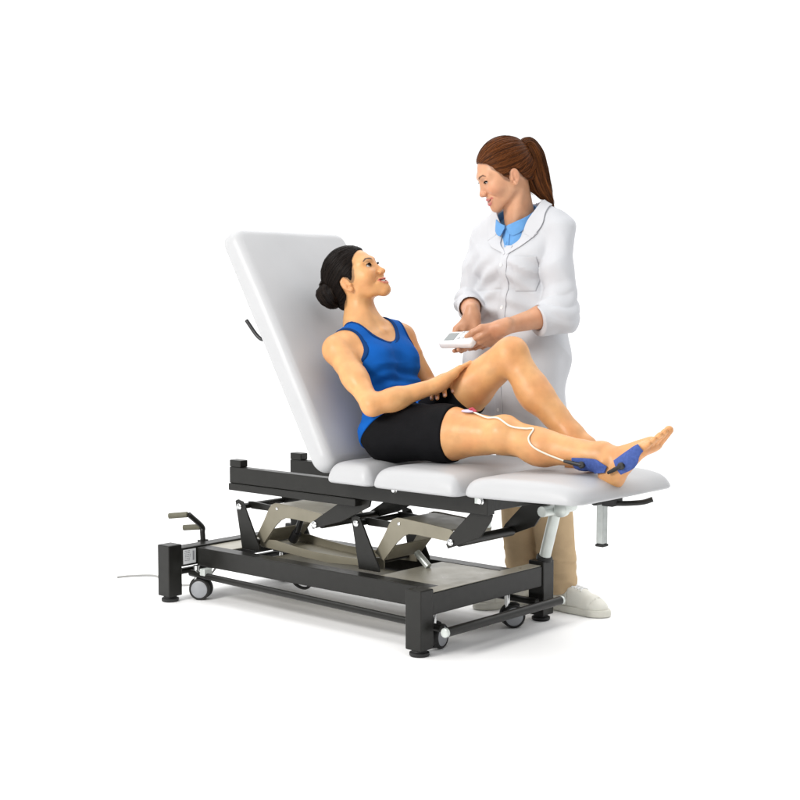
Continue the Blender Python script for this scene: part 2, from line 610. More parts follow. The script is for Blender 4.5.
class Head:
    """local metres: origin between the ears, +y face, +z crown"""

    def __init__(s, o, M, sc, smile, skin, lip, brow, line=None, root=None):
        s.line, s.root = line, root
        s.skin, s.lipc, s.browc = V(*skin), V(*lip), V(*brow)
        t = TR()
        t.u(EL((0, -.008, .040), (.072, .090, .086)))
        t.u(EL((0, .032, .002), (.0565, .058, .070)), .03)
        for sx in (-1, 1):
            t.u(RC((sx * .042, .012, -.036), (sx * .011, .074, -.069), .015, .0115), .028)
            t.u(SP((sx * .0350, .0600, -.006), .0240), .024)
            t.u(RC((sx * .014, .082, .039), (sx * .044, .068, .038), .008, .007), .018)
        t.u(EL((0, .0765, -.070), (.0148, .0150, .0125)), .018)
        t.u(EL((0, .071, -.042), (.030, .0235, .026)), .014)
        for c in EYE:
            sx = np.sign(c[0])
            t.sub(EL((sx * .031, .0975, .021), (.0165, .0150, .0125)), .014)
            t.u(SP(c, .0140), .004)
        # nose
        t.u(RC((0, .082, .026), (0, .0985, -.008), .0064, .0084), .012)
        t.u(EL((0, .1020, -.0135), (.0088, .0090, .0078)), .008)
        t.u(RC((0, .101, -.014), (0, .092, -.021), .0046, .0042), .005)
        for sx in (-1, 1):
            t.u(EL((sx * .0112, .0945, -.0140), (.0062, .0090, .0066)), .005)
            t.sub(EL((sx * .0060, .0980, -.0205), (.0027, .0042, .0026)), .0025)
        # lips: laid on the surface of the face along its own curve
        big = smile > .5
        base = TR(list(t.it))
        on = lambda pts: drop(base, [V(x, .08, z) for x, z in pts], V(0, 1, 0), 0, .05)
        if big:
            up = [(.0308, -.0300), (.0225, -.0346), (.0145, -.0366), (.0070, -.0366), (.0030, -.0360), (0, -.0366)]
            dn = [(.0308, -.0310), (.0235, -.0420), (.0150, -.0492), (.0070, -.0518), (.0030, -.0525), (0, -.0526)]
            gp = [(.0275, -.0328), (.0205, -.0382), (.0130, -.0420), (.0065, -.0434), (0, -.0438)]
            gr = [.0008, .0025, .0042, .0050, .0052] if smile > .9 else [.0005, .0013, .0022, .0027, .0028]
        else:
            up = [(.0255, -.0382), (.0190, -.0398), (.0130, -.0402), (.0070, -.0394), (.0030, -.0386), (0, -.0394)]
            dn = [(.0255, -.0388), (.0190, -.0436), (.0130, -.0470), (.0070, -.0488), (.0030, -.0492), (0, -.0492)]
            gp = [(.0250, -.0384), (.0190, -.0414), (.0125, -.0432), (.0065, -.0438), (0, -.0438)]
            gr = [.0004, .0006, .0008, .0009, .0009]
        ru = [.0010, .0024, .0031, .0034, .0034, .0031]; rd = [.0010, .0026, .0036, .0041, .0042, .0042]
        s.lips, s.gap = TR(), TR()
        for sx in (-1, 1):
            for pts, rr, tree, push in ((up, ru, s.lips, -.0006), (dn, rd, s.lips, -.0008), (gp, gr, s.gap, .0010)):
                q = on(pts) * V(sx, 1, 1) + V(0, push, 0)
                for i in range(len(q) - 1): tree.u(RC(q[i], q[i + 1], rr[i], rr[i + 1]), .0015)
        t.u(s.lips, .0028)
        t.sub(s.gap, .0012)
        if smile > .9: t.sub(EL(on([(0, -.042)])[0] - V(0, .010, 0), (.019, .013, .0052)), .001)
        for sx in (-1, 1):          # smile fold
            q = on([(.0180, -.018), (.0275, -.026), (.0350, -.0365)]) * V(sx, 1, 1)
            t.sub(RC(q[0], q[1], .0016, .0016), .010); t.sub(RC(q[1], q[2], .0016, .0008), .010)
        # eyelid openings
        s.ap = []
        for c in EYE:
            sx = np.sign(c[0])
            R = Matrix.Rotation(-sx * .12, 3, 'Y')
            a = EL(c + V(0, .0125, -.0006 if big else -.0022), (.0140, .0105, .0036 if not big else .0050), np.array(R))
            s.ap.append(a); t.sub(a, .0008)
            t.u(RC(c + V(-.012, .0085, .0075), c + V(.012, .0085, .0075), .0012, .0012), .004)   # lid crease ridge
        # ears
        for sx in (-1, 1):
            E = np.array(Matrix.Rotation(sx * .30, 3, 'Z') @ Matrix.Rotation(.25, 3, 'X'))
            e = TR()
            e.u(EL((sx * .0725, -.004, .000), (.0048, .0145, .0245), E))
            e.u(SP((sx * .0700, .003, -.0225), .0062), .006)
            e.sub(EL((sx * .0778, -.003, .001), (.0046, .0098, .0180), E), .003)
            e.u(EL((sx * .0730, -.007, .000), (.0040, .0050, .0125), E), .004)
            e.sub(EL((sx * .0770, .001, -.008), (.0052, .0054, .0070)), .003)
            e.u(SP((sx * .0705, .008, -.006), .0046), .003)
            t.u(e, .005)
        s.f = XF(t, o, M, sc)
        s.o, s.M, s.sc = np.asarray(o, float), M, sc
        s.smile = smile

    def w(s, *p): return s.f.wor(V(*p))

    def colour(s, P, base):
        """pigment: lips, brows, lash lines, cheek flush"""
        q = s.f.loc(P)
        near = (np.abs(q).max(1) < .16)
        idx = np.nonzero(near)[0]
        if len(idx) == 0: return base
        p = q[idx]; c = base[idx].copy()
        n = snoise(p, 90, 3)[:, None]
        for sx in (-1, 1):
            d = np.linalg.norm((p - V(sx * .040, .075, -.012)) / V(.03, .03, .024), axis=1)
            c = c * (1 - (sstep(1.1, .2, d) * .5)[:, None] * V(.02, .16, .18))
            d = np.linalg.norm((p - V(sx * .076, -.004, .0)) / V(.010, .024, .034), axis=1)
            c = c * (1 - (sstep(1.3, .5, d) * .6)[:, None] * V(.03, .14, .13))
        d = np.linalg.norm((p - V(0, .112, -.012)) / V(.02, .02, .016), axis=1)
        c = c * (1 - (sstep(1.2, .3, d) * .4)[:, None] * V(.02, .14, .14))
        m = sstep(.0013, -.0004, s.lips.ev(p)) * (p[:, 1] > .07)
        inside = sstep(.0012, -.0002, s.gap.ev(p)) * (p[:, 1] > .05) * (1.0 if s.smile > .5 else .8)
        c = c + (s.lipc - c) * m[:, None]
        c = c * (1 - inside[:, None] * V(.55, .75, .75))
        if s.line is not None:      # short hairs thinning out along the hairline
            h = polysd(p[:, 1:], s.line) + .0022 * snoise(p, 260, 8) + .0016 * snoise(p, 90, 9)
            m = sstep(.0065, -.001, h) * .6 * (np.abs(p[:, 0]) < .0715)
            c = c + (s.root - c) * m[:, None]
        # brows
        br = np.full(len(p), 9.0)
        for sx in (-1, 1):
            pts = [(.0130, .0385), (.022, .0430), (.034, .0455), (.0470, .0395)]
            th = [.0024, .0028, .0021, .0008]
            for (a, b), (ta, tb) in zip(zip(pts, pts[1:]), zip(th, th[1:])):
                A_, B_ = V(sx * a[0], 0, a[1]), V(sx * b[0], 0, b[1])
                br = np.minimum(br, RC(A_, B_, ta, tb).ev(p * V(1, 0, 1)))
        m = sstep(.0012, -.0012, br + .0006 * n[:, 0]) * (p[:, 1] > .03) * .92
        c = c + (s.browc - c) * m[:, None]
        # lashes
        for e, a in zip(EYE, s.ap):
            d = a.ev(p)
            up = (p[:, 2] > e[2] - .0006)
            m = sstep(.0016, .0004, np.abs(d)) * np.where(up, .95, .35) * (p[:, 1] > .07)
            c = c + (V(.015, .01, .008) - c) * m[:, None]
        out = base.copy(); out[idx] = c
        return out

    def eyes(s, parent, gaze):
        """eyeballs (kept inside the lids) looking along a local direction"""
        for c in EYE:
            mb = MB()
            g = unit(gaze); r = .0122
            prof = [(-r * math.cos(t), r * math.sin(t)) for t in np.linspace(0.02, math.pi - .02, 30)]
            wo = s.w(*c); gw = s.M @ g
            mb.lathe(wo, gw, [(d * s.sc, q * s.sc) for d, q in prof], 28)
            ob = mb.build('eye', M['sclera'], parent)
            me = ob.data
            me.materials.append(M['iris']); me.materials.append(M['pupil'])
            off = origin_of(ob)
            for p in me.polygons:
                d = unit(np.array(p.center) + off - wo) @ gw
                p.material_index = 2 if d > .975 else (1 if d > .875 else 0)

    def lashes(s, parent, droop):
        """upper lashes: a thin dark fringe along each lid"""
        for c in EYE:
            th_ = np.linspace(.12, math.pi - .12, 14)
            sx = np.sign(c[0])
            lo = [V(c[0] + .0130 * math.cos(a), .08, c[2] - (.0022 if s.smile < .5 else .0006) + (.0036 if s.smile < .5 else .0050) * math.sin(a) + sx * .12 * .0130 * math.cos(a)) for a in th_]
            p = drop(s.f.f, lo, V(0, 1, 0), .0002, .03)
            tip = p + np.stack([.0030 * np.cos(th_) + sx * .0012, .0052 * np.ones(14), np.full(14, -droop)], 1)
            P = np.concatenate([p + V(0, 0, .0009), p - V(0, .0003, .0005), tip]); P = s.f.wor(P)
            q = [(i, i + 1, 15 + i, 14 + i) for i in range(13)] + [(14 + i, 15 + i, 29 + i, 28 + i) for i in range(13)]
            o = link_mesh('eyelashes', np_mesh('eyelashes', P, np.array(q)), M['lash'], parent)
            m = o.modifiers.new('thick', 'SOLIDIFY'); m.thickness = .0005

    def mouth(s, parent):
        t = TR(); t.u(EL((0, .0738, -.0408), (.0230, .0180, .0080)))
        f = XF(t, s.o, s.M, s.sc)
        lo, hi = s.w(0, .07, -.043) - .032, s.w(0, .07, -.043) + .032
        P, Q = surface(f, lo, hi, .0013, 1)
        return link_mesh('teeth', np_mesh('teeth', P, Q), M['teeth'], parent)


def groove(phi, n, seed=0):
    r = np.random.RandomState(seed)
    o = 0
    for i in range(6):
        o = o + np.sin(phi * n * (0.5 + r.rand() * 1.3) + r.rand() * 6.28) / 6
    return o * 1.6


class Hand:
    """local: wrist at origin, +y to the fingertips, +z back of the hand, thumb on -x (mirror flips x)"""

    def __init__(s, o, y, z, mirror=False, curl=(.3, .35, .25), thumb=((-.6, .62, -.45), (-.35, .85, -.35), (-.15, .9, -.4)), sc=1.06, spread=.06, curls=None):
        y = unit(y); z = unit(np.asarray(z, float) - y * (np.asarray(z, float) @ y)); x = np.cross(y, z)
        Mx = np.stack([x, y, z], 1)
        sg = -1 if mirror else 1
        t = TR(); s.nails = []
        kn = [(-.0285, .083, .002), (-.0095, .088, .004), (.0095, .084, .003), (.0265, .075, 0)]
        pal = TR()
        for i, k in enumerate(kn):
            k = V(*k); a = V(k[0] * .62, .004, 0)
            pal.u(RC(a * V(sg, 1, 1), k * V(sg, 1, 1), .0135, .0105), .012)
        pal.u(RC(V(-.016 * sg, .012, -.006), V(-.024 * sg, .050, -.010), .0155, .012), .012)
        pal.u(RC(V(.018 * sg, .015, -.006), V(.020 * sg, .050, -.007), .013, .010), .012)
        pal.u(RC(V(0, -.02, 0), V(0, .014, 0), .0225, .021), .016)
        t.u(pal)
        ln = [(.041, .025, .021), (.046, .029, .022), (.042, .027, .021), (.033, .020, .019)]
        rd = [.0088, .0090, .0084, .0074]
        for i in range(4):
            c = curls[i] if curls else curl
            p = V(*kn[i]); ang = 0.0; sp = (i - 1.5) * spread
            fg = TR(); r = rd[i]
            for j in range(3):
                ang += c[j] * (1 + .08 * (i - 1))
                d = V(math.sin(sp) * math.cos(ang), math.cos(sp) * math.cos(ang), -math.sin(ang))
                q = p + d * ln[i][j]
                fg.u(RC(p * V(sg, 1, 1), q * V(sg, 1, 1), r, r * .90), .003)
                p = q; r *= .90
                if j == 2: s.nails.append((q * V(sg, 1, 1), d * V(sg, 1, 1), V(0, math.sin(ang), math.cos(ang)) if False else unit(np.cross(np.cross(d, V(0, 0, 1)), d) + 1e-6) * V(sg, 1, 1), r))
            t.u(fg, .0045)
        p = V(-.020, .018, -.006); r = .0135
        th = TR()
        for d, l, rr in zip(thumb, (.045, .033, .027), (.0115, .0102, .0088)):
            q = p + unit(d) * l
            th.u(RC(p * V(sg, 1, 1), q * V(sg, 1, 1), r, rr), .005); p, r = q, rr
        t.u(th, .009)
        s.f = XF(t, o, Mx, sc)
        s.o = np.asarray(o, float)
        c = s.f.wor(V(0, .085, -.01))
        s.lo, s.hi = c - .125, c + .125

    def tint(s, P, base):
        q = s.f.loc(P)
        m = np.nonzero((np.abs(q - V(0, .09, 0)).max(1) < .13))[0]
        c = base[m].copy()
        for p, d, up, r in s.nails:
            w = np.linalg.norm(((q[m] - (p + up * r * .8))), axis=1)
            k = sstep(.0062, .0045, w)
            c = c + (V(.74, .50, .43) - c) * (k * .8)[:, None]
            w = np.linalg.norm(q[m] - p, axis=1)
            c = c * (1 - (sstep(.016, .004, w) * .35)[:, None] * V(.02, .22, .2))
        out = base.copy(); out[m] = c
        return out


TOES = [(.032, .128, -.064, .046, .0122), (.010, .130, -.066, .040, .0088), (-.007, .124, -.067, .034, .0080), (-.022, .115, -.068, .029, .0075), (-.035, .103, -.069, .024, .0072)]


class Foot:
    """local: ankle joint at origin, +y towards the toes, +z up the shin; big toe at +x*side"""

    def __init__(s, o, y, z, side, sc=1.05):
        y = unit(y); z = unit(np.asarray(z, float) - y * (np.asarray(z, float) @ y)); x = np.cross(y, z)
        t = TR()
        g = lambda a, b, c: V(a * side, b, c)
        t.u(RC(g(0, 0, .03), g(0, -.004, -.015), .030, .032))
        t.u(EL(g(0, -.028, -.034), (.031, .040, .037)), .02)
        t.u(RC(g(.004, .02, -.018), g(.012, .115, -.058), .034, .020), .02)
        t.u(RC(g(-.012, -.01, -.048), g(-.024, .100, -.064), .024, .017), .02)
        t.u(RC(g(.030, .118, -.062), g(-.034, .098, -.066), .0165, .013), .014)
        t.u(SP(g(.030, .004, .004), .012), .012); t.u(SP(g(-.032, -.004, -.006), .012), .012)
        t.sub(EL(g(.034, .045, -.085), (.02, .04, .022)), .02)
        for (a, b, c, l, r) in TOES:
            p = g(a, b, c); q1 = p + g(-a * .12, l * .55, .004); q2 = q1 + g(-a * .1, l * .45, -.007)
            tt = TR(); tt.u(RC(p, q2, r, r * .96))
            t.u(tt, .0035)
        s.f = XF(t, o, np.stack([x, y, z], 1), sc)
        c = s.f.wor(V(0, .06, -.03)); s.lo, s.hi = c - .155, c + .155
# ------------------------------------------------------------------ the patient
pat = thing('person', (.30, 0, .60), 'woman in blue tank top and black shorts reclining on the table, one knee up', 'person')
SK = (.60, .302, .124)
Y1 = V(0, 1, 0)
hipR, hipL = V(.295, -.10, .690), V(.30, .08, .695)
kneeR, ankR = V(.735, -.055, .698), V(1.135, -.025, .646)
kneeL, ankL = V(.648, .105, .958), V(.945, .135, .632)
shR, shL = V(.098, -.165, .970), V(.105, .165, 1.000)
elR, wrR = V(.322, -.232, .788), V(.460, -.042, .845)
elL, wrL = V(.245, .185, .800), V(.385, .125, .862)
NRM = unit(V(.866, 0, .5))                   # out of the chest
LINE = [(.086, .092), (.074, .090), (.060, .080), (.050, .064), (.046, .046), (.037, .030), (.027, .010), (.019, -.004), (.013, .002), (.009, .018),
        (-.004, .028), (-.018, .022), (-.026, .000), (-.030, -.022), (-.040, -.042), (-.062, -.056), (-.12, -.050), (-.14, .05), (-.08, .16), (.05, .17), (.10, .12)]
headP = Head((.028, .010, 1.203), axes(16, 30, -4), 1.10, 1.0, SK, (.50, .13, .105), (.012, .008, .006), LINE, V(.016, .010, .007))

trunk = TR()
trunk.u(RC(V(.276, -.072, .688), V(.280, .055, .690), .090, .090))
trunk.u(RC(V(.212, -.048, .790), V(.214, .044, .795), .080, .080), .05)
trunk.u(RC(V(.135, -.065, .918), V(.137, .065, .928), .088, .088), .05)
trunk.u(RC(V(.105, -.115, .985), V(.109, .115, 1.008), .056, .056), .05)
for w in (-.066, .066):
    trunk.u(EL(V(.172, w, .905) + NRM * .026, (.058, .054, .058)), .05)
trunk.u(RC(V(.090, -.06, 1.018), V(.062, 0, 1.055), .038, .048), .04)
trunk.u(RC(V(.090, .06, 1.033), V(.062, 0, 1.055), .038, .048), .04)
for a, b in ((V(.150, -.015, 1.020), V(.128, -.140, 1.005)), (V(.150, .015, 1.028), V(.130, .140, 1.025))):
    trunk.u(RC(a, b, .010, .009), .016)                                    # collar bones

armR = TR()
armR.u(SP(shR + V(.002, -.002, -.002), .047))
armR.u(RC(shR, shR + (elR - shR) * .55, .048, .040), .03)
armR.u(RC(shR + (elR - shR) * .5, elR, .040, .033), .03)
armR.u(RC(elR, elR + (wrR - elR) * .35, .034, .036), .025)
armR.u(RC(elR + (wrR - elR) * .3, wrR + V(-.002, 0, .010), .036, .0245), .03)
armL = TR()
armL.u(SP(shL + V(.002, .002, 0), .050))
armL.u(RC(shL, elL, .046, .034), .03)
armL.u(RC(elL, elL + (wrL - elL) * .35, .037, .038), .025)
armL.u(RC(elL + (wrL - elL) * .3, wrL, .038, .025), .03)
handR = Hand(wrR + V(-.002, .004, .014), (.030, .100, .052), (-.55, -.12, .78), curl=(.06, .50, .42), spread=.05, sc=1.1,
             thumb=((-.75, .55, -.35), (-.5, .8, -.35), (-.3, .9, -.4)))
handL = Hand(wrL, (.045, -.115, -.012), (-.30, -.15, .85), mirror=True, curl=(.15, .35, .3))

thR = TR(); thR.u(RC(hipR, hipR + (kneeR - hipR) * .55, .097, .086)); thR.u(RC(hipR + (kneeR - hipR) * .5, kneeR, .088, .058), .03)
thR.u(SP(hipR + V(.0, -.006, -.005), .096), .03)
thL = TR(); thL.u(RC(hipL, hipL + (kneeL - hipL) * .55, .100, .074)); thL.u(RC(hipL + (kneeL - hipL) * .5, kneeL, .075, .055), .03)
shinR = TR()
d = unit(ankR - kneeR)
shinR.u(SP(kneeR + V(.010, -.004, .010), .056))
shinR.u(RC(kneeR + d * .02, kneeR + d * .16 + V(0, 0, -.012), .050, .053), .03)
shinR.u(RC(kneeR + d * .14 + V(0, 0, -.012), ankR - d * .06, .053, .036), .03)
shinR.u(RC(ankR - d * .08, ankR, .036, .034), .03)
shinR.u(RC(kneeR + V(.03, 0, .028), ankR + V(0, 0, .008), .024, .022), .03)
shinR.u(EL(kneeR + V(.012, 0, .038), (.034, .030, .024)), .02)
shinL = TR()
d2 = unit(ankL - kneeL); b2 = unit(V(-.75, 0, -.66))
shinL.u(SP(kneeL + V(.006, 0, .002), .056))
shinL.u(EL(kneeL + V(.030, 0, .020), (.030, .030, .036)), .02)
shinL.u(RC(kneeL + d2 * .02, kneeL + d2 * .17 + b2 * .015, .050, .054), .03)
shinL.u(RC(kneeL + d2 * .15 + b2 * .014, ankL - d2 * .06, .053, .036), .03)
shinL.u(RC(ankL - d2 * .08, ankL, .036, .034), .03)
shinL.u(RC(kneeL + V(.02, 0, -.01), ankL + V(.008, 0, 0), .030, .024), .03)
footR = Foot(ankR, (.64, .05, .77), (-.77, .08, .64), -1, 1.16)
footL = Foot(ankL, (.90, .42, -.12), (.15, 0, .98), 1)

neckP = TR()
neckP.u(RC(headP.w(0, -.012, -.030), V(.052, 0, 1.050), .052, .055))
neckP.u(RC(headP.w(.036, -.004, -.045), V(.115, -.022, 1.035), .013, .012), .02)   # neck tendons
neckP.u(RC(headP.w(-.036, -.004, -.045), V(.115, .022, 1.040), .013, .012), .02)

legR = TR(); legR.u(thR).u(shinR, .022).u(footR.f, .02)
legL = TR(); legL.u(thL).u(shinL, .022).u(footL.f, .02)
bodyP = TR()
bodyP.u(trunk)
bodyP.u(neckP, .035)
bodyP.u(headP.f, .016)
bodyP.u(legR, .03); bodyP.u(legL, .012)
aR = TR(); aR.u(armR).u(handR.f, .012)
aL = TR(); aL.u(armL).u(handL.f, .012)
limbs = TR(); limbs.u(aR).u(aL, .002)
# arms melt into the torso near the shoulder only
bodyP.u(TR([('u', SP(shR, .047), 0), ('u', RC(shR, shR + (elR - shR) * .3, .048, .044), .02)]), .03)
bodyP.u(TR([('u', SP(shL, .052), 0), ('u', RC(shL, shL + (elL - shL) * .3, .052, .046), .02)]), .03)
bodyP.u(limbs, .0015)


def colP(P):
    c = np.tile(V(*SK), (len(P), 1))
    c *= (1 + .035 * snoise(P, 40, 1) + .025 * snoise(P, 150, 2))[:, None]
    c *= 1 - (.05 * snoise(P, 24, 77) + .05 * snoise(P, 70, 78))[:, None] * V(.1, .8, 1.0)
    for j, r in ((kneeR, .07), (kneeL, .07), (elR, .05), (ankR, .06)):
        k = sstep(r, r * .2, np.linalg.norm(P - j, axis=1)) * .25
        c = c * (1 - k[:, None] * V(.05, .16, .18))
    q = footR.f.loc(P)
    k = sstep(-.062, -.085, q[:, 2]) * (np.abs(q[:, 0]) < .06) * (q[:, 1] > -.08) * (q[:, 1] < .2)
    c = c * (1 - k[:, None] * .3 * V(-.05, .1, .1))
    for a, b, cc, l, r in TOES:
        k = np.linalg.norm((q - V(-a * 1.15, b + l * .92, cc + r * .75)) / V(r * .75, r * .85, r * .6), axis=1)
        c = c + (V(.60, .36, .27) - c) * (sstep(1.15, .8, k) * .8)[:, None]
    c = headP.colour(P, c)
    c = handR.tint(P, c); c = handL.tint(P, c)
    return c


hb = headP.w(0, .005, .01)
skinP = OFF(bodyP, 0, lambda P: .0007 * snoise(P, 55, 71) + .0004 * snoise(P, 130, 72), .003)
me = field_mesh('body', skinP, (-.16, -.34, .54), (1.42, .32, 1.36), .0042, colP,
                fine=[(hb - .145, hb + .145, .0014), (handR.lo, handR.hi, .0017), (footR.lo, footR.hi, .0018)])
bodyP_o = link_mesh('body', me, M['skin_a'], pat)
headP.eyes(bodyP_o, (.02, .98, .18))
headP.mouth(bodyP_o)
headP.lashes(bodyP_o, -.0012)


# hair -------------------------------------------------------------
def hair_obj(head, poly, knot, name, parent, base, hi, lift=.0048, extra=None, seed=0, amp=.0011):
    t = TR()
    t.u(EL((0, -.009, .041), (.073 + lift, .091 + lift, .088 + lift)))
    t.u(RC((0, -.055, -.005), (0, -.050, -.050), .052 + lift * .5, .038), .02)
    kn = V(*knot); ax = unit(V(0, .10, .075) - kn); e1 = V(1, 0, 0); e2 = np.cross(ax, e1)

    def phi(p):
        d = p - kn
        return np.arctan2(d @ e1, d @ e2)

    def strand(p):
        a = phi(p)
        return np.stack([np.cos(a) * 2.2, np.sin(a) * 2.2, p[:, 1] * 1.5], 1)

    def f(p):
        d = t.ev(p)
        return d - amp * groove(phi(p), 42, seed)

    reg = FN(lambda p: smax(polysd(p[:, 1:] + .0016 * np.stack([snoise(p, 160, 5), snoise(p, 160, 6)], 1), poly), 0 * p[:, 0] - 1, 0.0))
    h = TR(); h.u(FN(f, (0, 0, .03), .14)); h.inter(reg, .009)
    F = XF(h, head.o, head.M, head.sc)
    c = head.w(0, -.01, .035)

    def col(P):
        p = F.loc(P)
        g = groove(phi(p), 60, seed + 3) * .6 + groove(phi(p), 23, seed + 4) * .5
        k = np.clip(.45 + .5 * g, 0, 1)[:, None]
        return V(*base) * (1 - k) + V(*hi) * k

    kw = head.w(*knot)
    me = hair_mesh(name, F, c - .15, c + .15, .0017, col, lambda P: strand(F.loc(P)), lambda p: kw - p, 900, 12, .010, (base, V(*hi) * 1.7), seed + 11, seedsel=lambda P: np.linalg.norm(P - kw, axis=1) > .05)
    return link_mesh(name, me, M['hair'], parent)


hairP = hair_obj(headP, LINE, (0, -.100, -.005), 'hair', pat, (.0035, .003, .003), (.012, .008, .006))

# bun: coiled strand mass
bc = headP.w(.026, -.092, .014)
bt = TR()
bt.u(EL((0, 0, 0), (.054, .044, .053)))


def bunf(p):
    a = np.arctan2(p[:, 2], p[:, 0]); r = np.hypot(p[:, 0], p[:, 2])
    return bt.ev(p) - .0042 * np.sin(a * 2 + r * 190) - .0012 * np.sin(a * 7 + r * 480)


bF = XF(TR([('u', FN(bunf, (0, 0, 0), .06), 0)]), bc, headP.M, 1.0)


def bcol(P):
    p = bF.loc(P); a = np.arctan2(p[:, 2], p[:, 0]); r = np.hypot(p[:, 0], p[:, 2])
    k = np.clip(.5 + .5 * np.sin(a * 2 + r * 210 + 1), 0, 1)[:, None]
    return V(.005, .004, .004) * (1 - k) + V(.016, .011, .009) * k


def bstr(P):
    p = bF.loc(P); a = np.arctan2(p[:, 2], p[:, 0]); r = np.hypot(p[:, 0], p[:, 2])
    w = r * 34 + p[:, 1] * 20
    return np.stack([w + .25 * np.cos(a), .25 * np.sin(a), 0 * a], 1)


bax = headP.M[:, 1]
link_mesh('hair_bun', hair_mesh('hair_bun', bF, bc - .066, bc + .066, .0018, bcol, bstr, lambda p: np.cross(bax, p - bc) - .35 * (p - bc), 420, 12, .008, (V(.004, .003, .003), V(.030, .021, .016)), 31, .006), M['hair'], hairP)

# tank top ----------------------------------------------------------
UPV = unit(V(-.5, 0, .866))
OC = V(.135, 0, .925)


def tank_cut(P):
    q = P - OC
    u, n, w = q @ UPV, q @ NRM, q[:, 1]
    front = n > -.02
    sc = np.where(front, .028, .105)
    neck = np.sqrt((w / .080) ** 2 + (np.maximum(.150 - u, 0) / np.maximum(.150 - sc, .01)) ** 2) - 1
    neck = neck * .07
    o = []
    for s_, sh in ((-1, shR), (1, shL)):
        a = sh - OC
        o.append((np.sqrt(((w - s_ * .186) / .066) ** 2 + ((u - (a @ UPV) + .006) / .088) ** 2) - 1) * .07)
    return np.minimum(np.minimum(neck, o[0]), o[1])


HC, HN = V(.266, 0, .690), unit(V(-.70, 0, .71))      # hem plane


def wrinkle(P):
    q = P - V(.215, 0, .79)
    u = q @ UPV
    a = .0035 * sstep(.13, .02, np.abs(u)) * np.sin(u * 150 + 2.2 * np.sin(q[:, 1] * 22) + 9 * (q @ NRM))
    w = (P - V(.165, 0, .865)) @ UPV
    a = a + .0022 * sstep(.10, .02, np.abs(w)) * (.45 - np.abs(snoise(P * V(1, .6, 1.8), 40, 18)))
    h = (P - HC) @ HN
    a = a + .0075 * sstep(.10, .03, h) + .003 * sstep(.10, .0, h) * snoise(P * V(1, 1, 1), 34, 19)
    return a + .0012 * snoise(P, 60, 8)


tk = TR(); tk.u(trunk).u(thR, .03).u(RC(hipL, hipL + V(.03, 0, 0), .096), .03)
tank = TR(); tank.u(OFF(tk, .0055, wrinkle, .016))
tank.sub(OFF(tk, -.004)); tank.sub(FN(tank_cut), .002)
hem = FN(lambda P: -((P - HC) @ HN + .003 * np.sin(P[:, 1] * 40)))
tank.inter(hem, .003)
link_mesh('tank_top', field_mesh('tank_top', tank, (-.02, -.26, .56), (.40, .26, 1.11), .0030), M['tank'], pat)
tri = TR(); tri.u(OFF(tk, .0075)); tri.sub(OFF(tk, -.002))
tri.inter(FN(lambda P: np.abs(tank_cut(P) - .004) - .0045), .002); tri.inter(hem)
link_mesh('edge_binding', field_mesh('edge_binding', tri, (-.02, -.26, .76), (.40, .26, 1.11), .0026), M['trim'], pat)

# shorts --------------------------------------------------------------
sh = TR(); sh.u(RC(V(.276, -.072, .688), V(.280, .055, .690), .090, .090)).u(thR, .03).u(thL, .02)
sht = TR(); sht.u(OFF(sh, .0065, lambda P: .0012 * snoise(P, 45, 4) + .0008 * snoise(P, 110, 9), .004))
aRx, aLx = unit(kneeR - hipR), unit(kneeL - hipL)
cutR = FN(lambda P: np.where(thR.ev(P) < thL.ev(P), (P - (hipR + aRx * .262)) @ aRx, -9.0))
cutL = FN(lambda P: np.where(thR.ev(P) >= thL.ev(P), (P - (hipL + aLx * .215)) @ aLx, -9.0))
sht.inter(cutR, .002); sht.inter(cutL, .002)
sht.inter(FN(lambda P: (P - HC) @ HN - .028), .002)
link_mesh('shorts', field_mesh('shorts', sht, (.12, -.26, .55), (.60, .25, .98), .0034), M['shorts'], pat)
# ------------------------------------------------------------------ the therapist
the = thing('person', (.45, .52, 0), 'woman in white lab coat with brown ponytail standing behind the table with a controller', 'person')
SKT = (.55, .285, .165)
tL, tR = V(.552, .525, 1.398), V(.220, .525, 1.374)
teL, twL = V(.596, .472, 1.100), V(.508, .252, 1.046)
teR, twR = V(.185, .470, 1.135), V(.355, .270, 1.090)
LINE_T = [(.086, .086), (.074, .086), (.060, .074), (.050, .058), (.045, .042), (.036, .024), (.026, .006), (.018, -.006), (.013, .002), (.009, .018),
          (-.004, .028), (-.018, .022), (-.026, .000), (-.034, -.020), (-.056, -.040), (-.12, -.050), (-.14, .05), (-.08, .16), (.05, .17), (.10, .12)]
headT = Head((.380, .447, 1.592), axes(-128, -27, 3), 1.12, 0.7, SKT, (.46, .12, .11), (.06, .027, .012), LINE_T, V(.05, .018, .008))
DEV = V(.352, .205, 1.000)

bodyT = TR()
neckT = TR()
neckT.u(RC(headT.w(0, -.014, -.030), V(.392, .510, 1.430), .050, .058))
neckT.u(RC(headT.w(-.036, -.010, -.050), V(.404, .462, 1.405), .013, .012), .02)
neckT.u(RC(headT.w(.036, -.010, -.050), V(.384, .462, 1.405), .013, .012), .02)
bodyT.u(RC(V(.29, .53, 1.30), V(.47, .53, 1.30), .075)).u(neckT, .02).u(headT.f, .016)
bodyT.u(RC(V(.25, .54, 1.375), V(.51, .54, 1.375), .040), .03)
bodyT.u(RC(V(.33, .53, 1.12), V(.45, .53, 1.12), .085), .05)
bodyT.u(RC(V(.33, .53, .95), V(.42, .53, .95), .08), .04)
for s_, e_, w_ in ((tL, teL, twL), (tR, teR, twR)):
    bodyT.u(RC(s_, e_, .046, .037), .03)
    bodyT.u(RC(e_, e_ + (w_ - e_) * .35, .037, .039), .02)
    bodyT.u(RC(e_ + (w_ - e_) * .3, w_, .039, .026), .02)
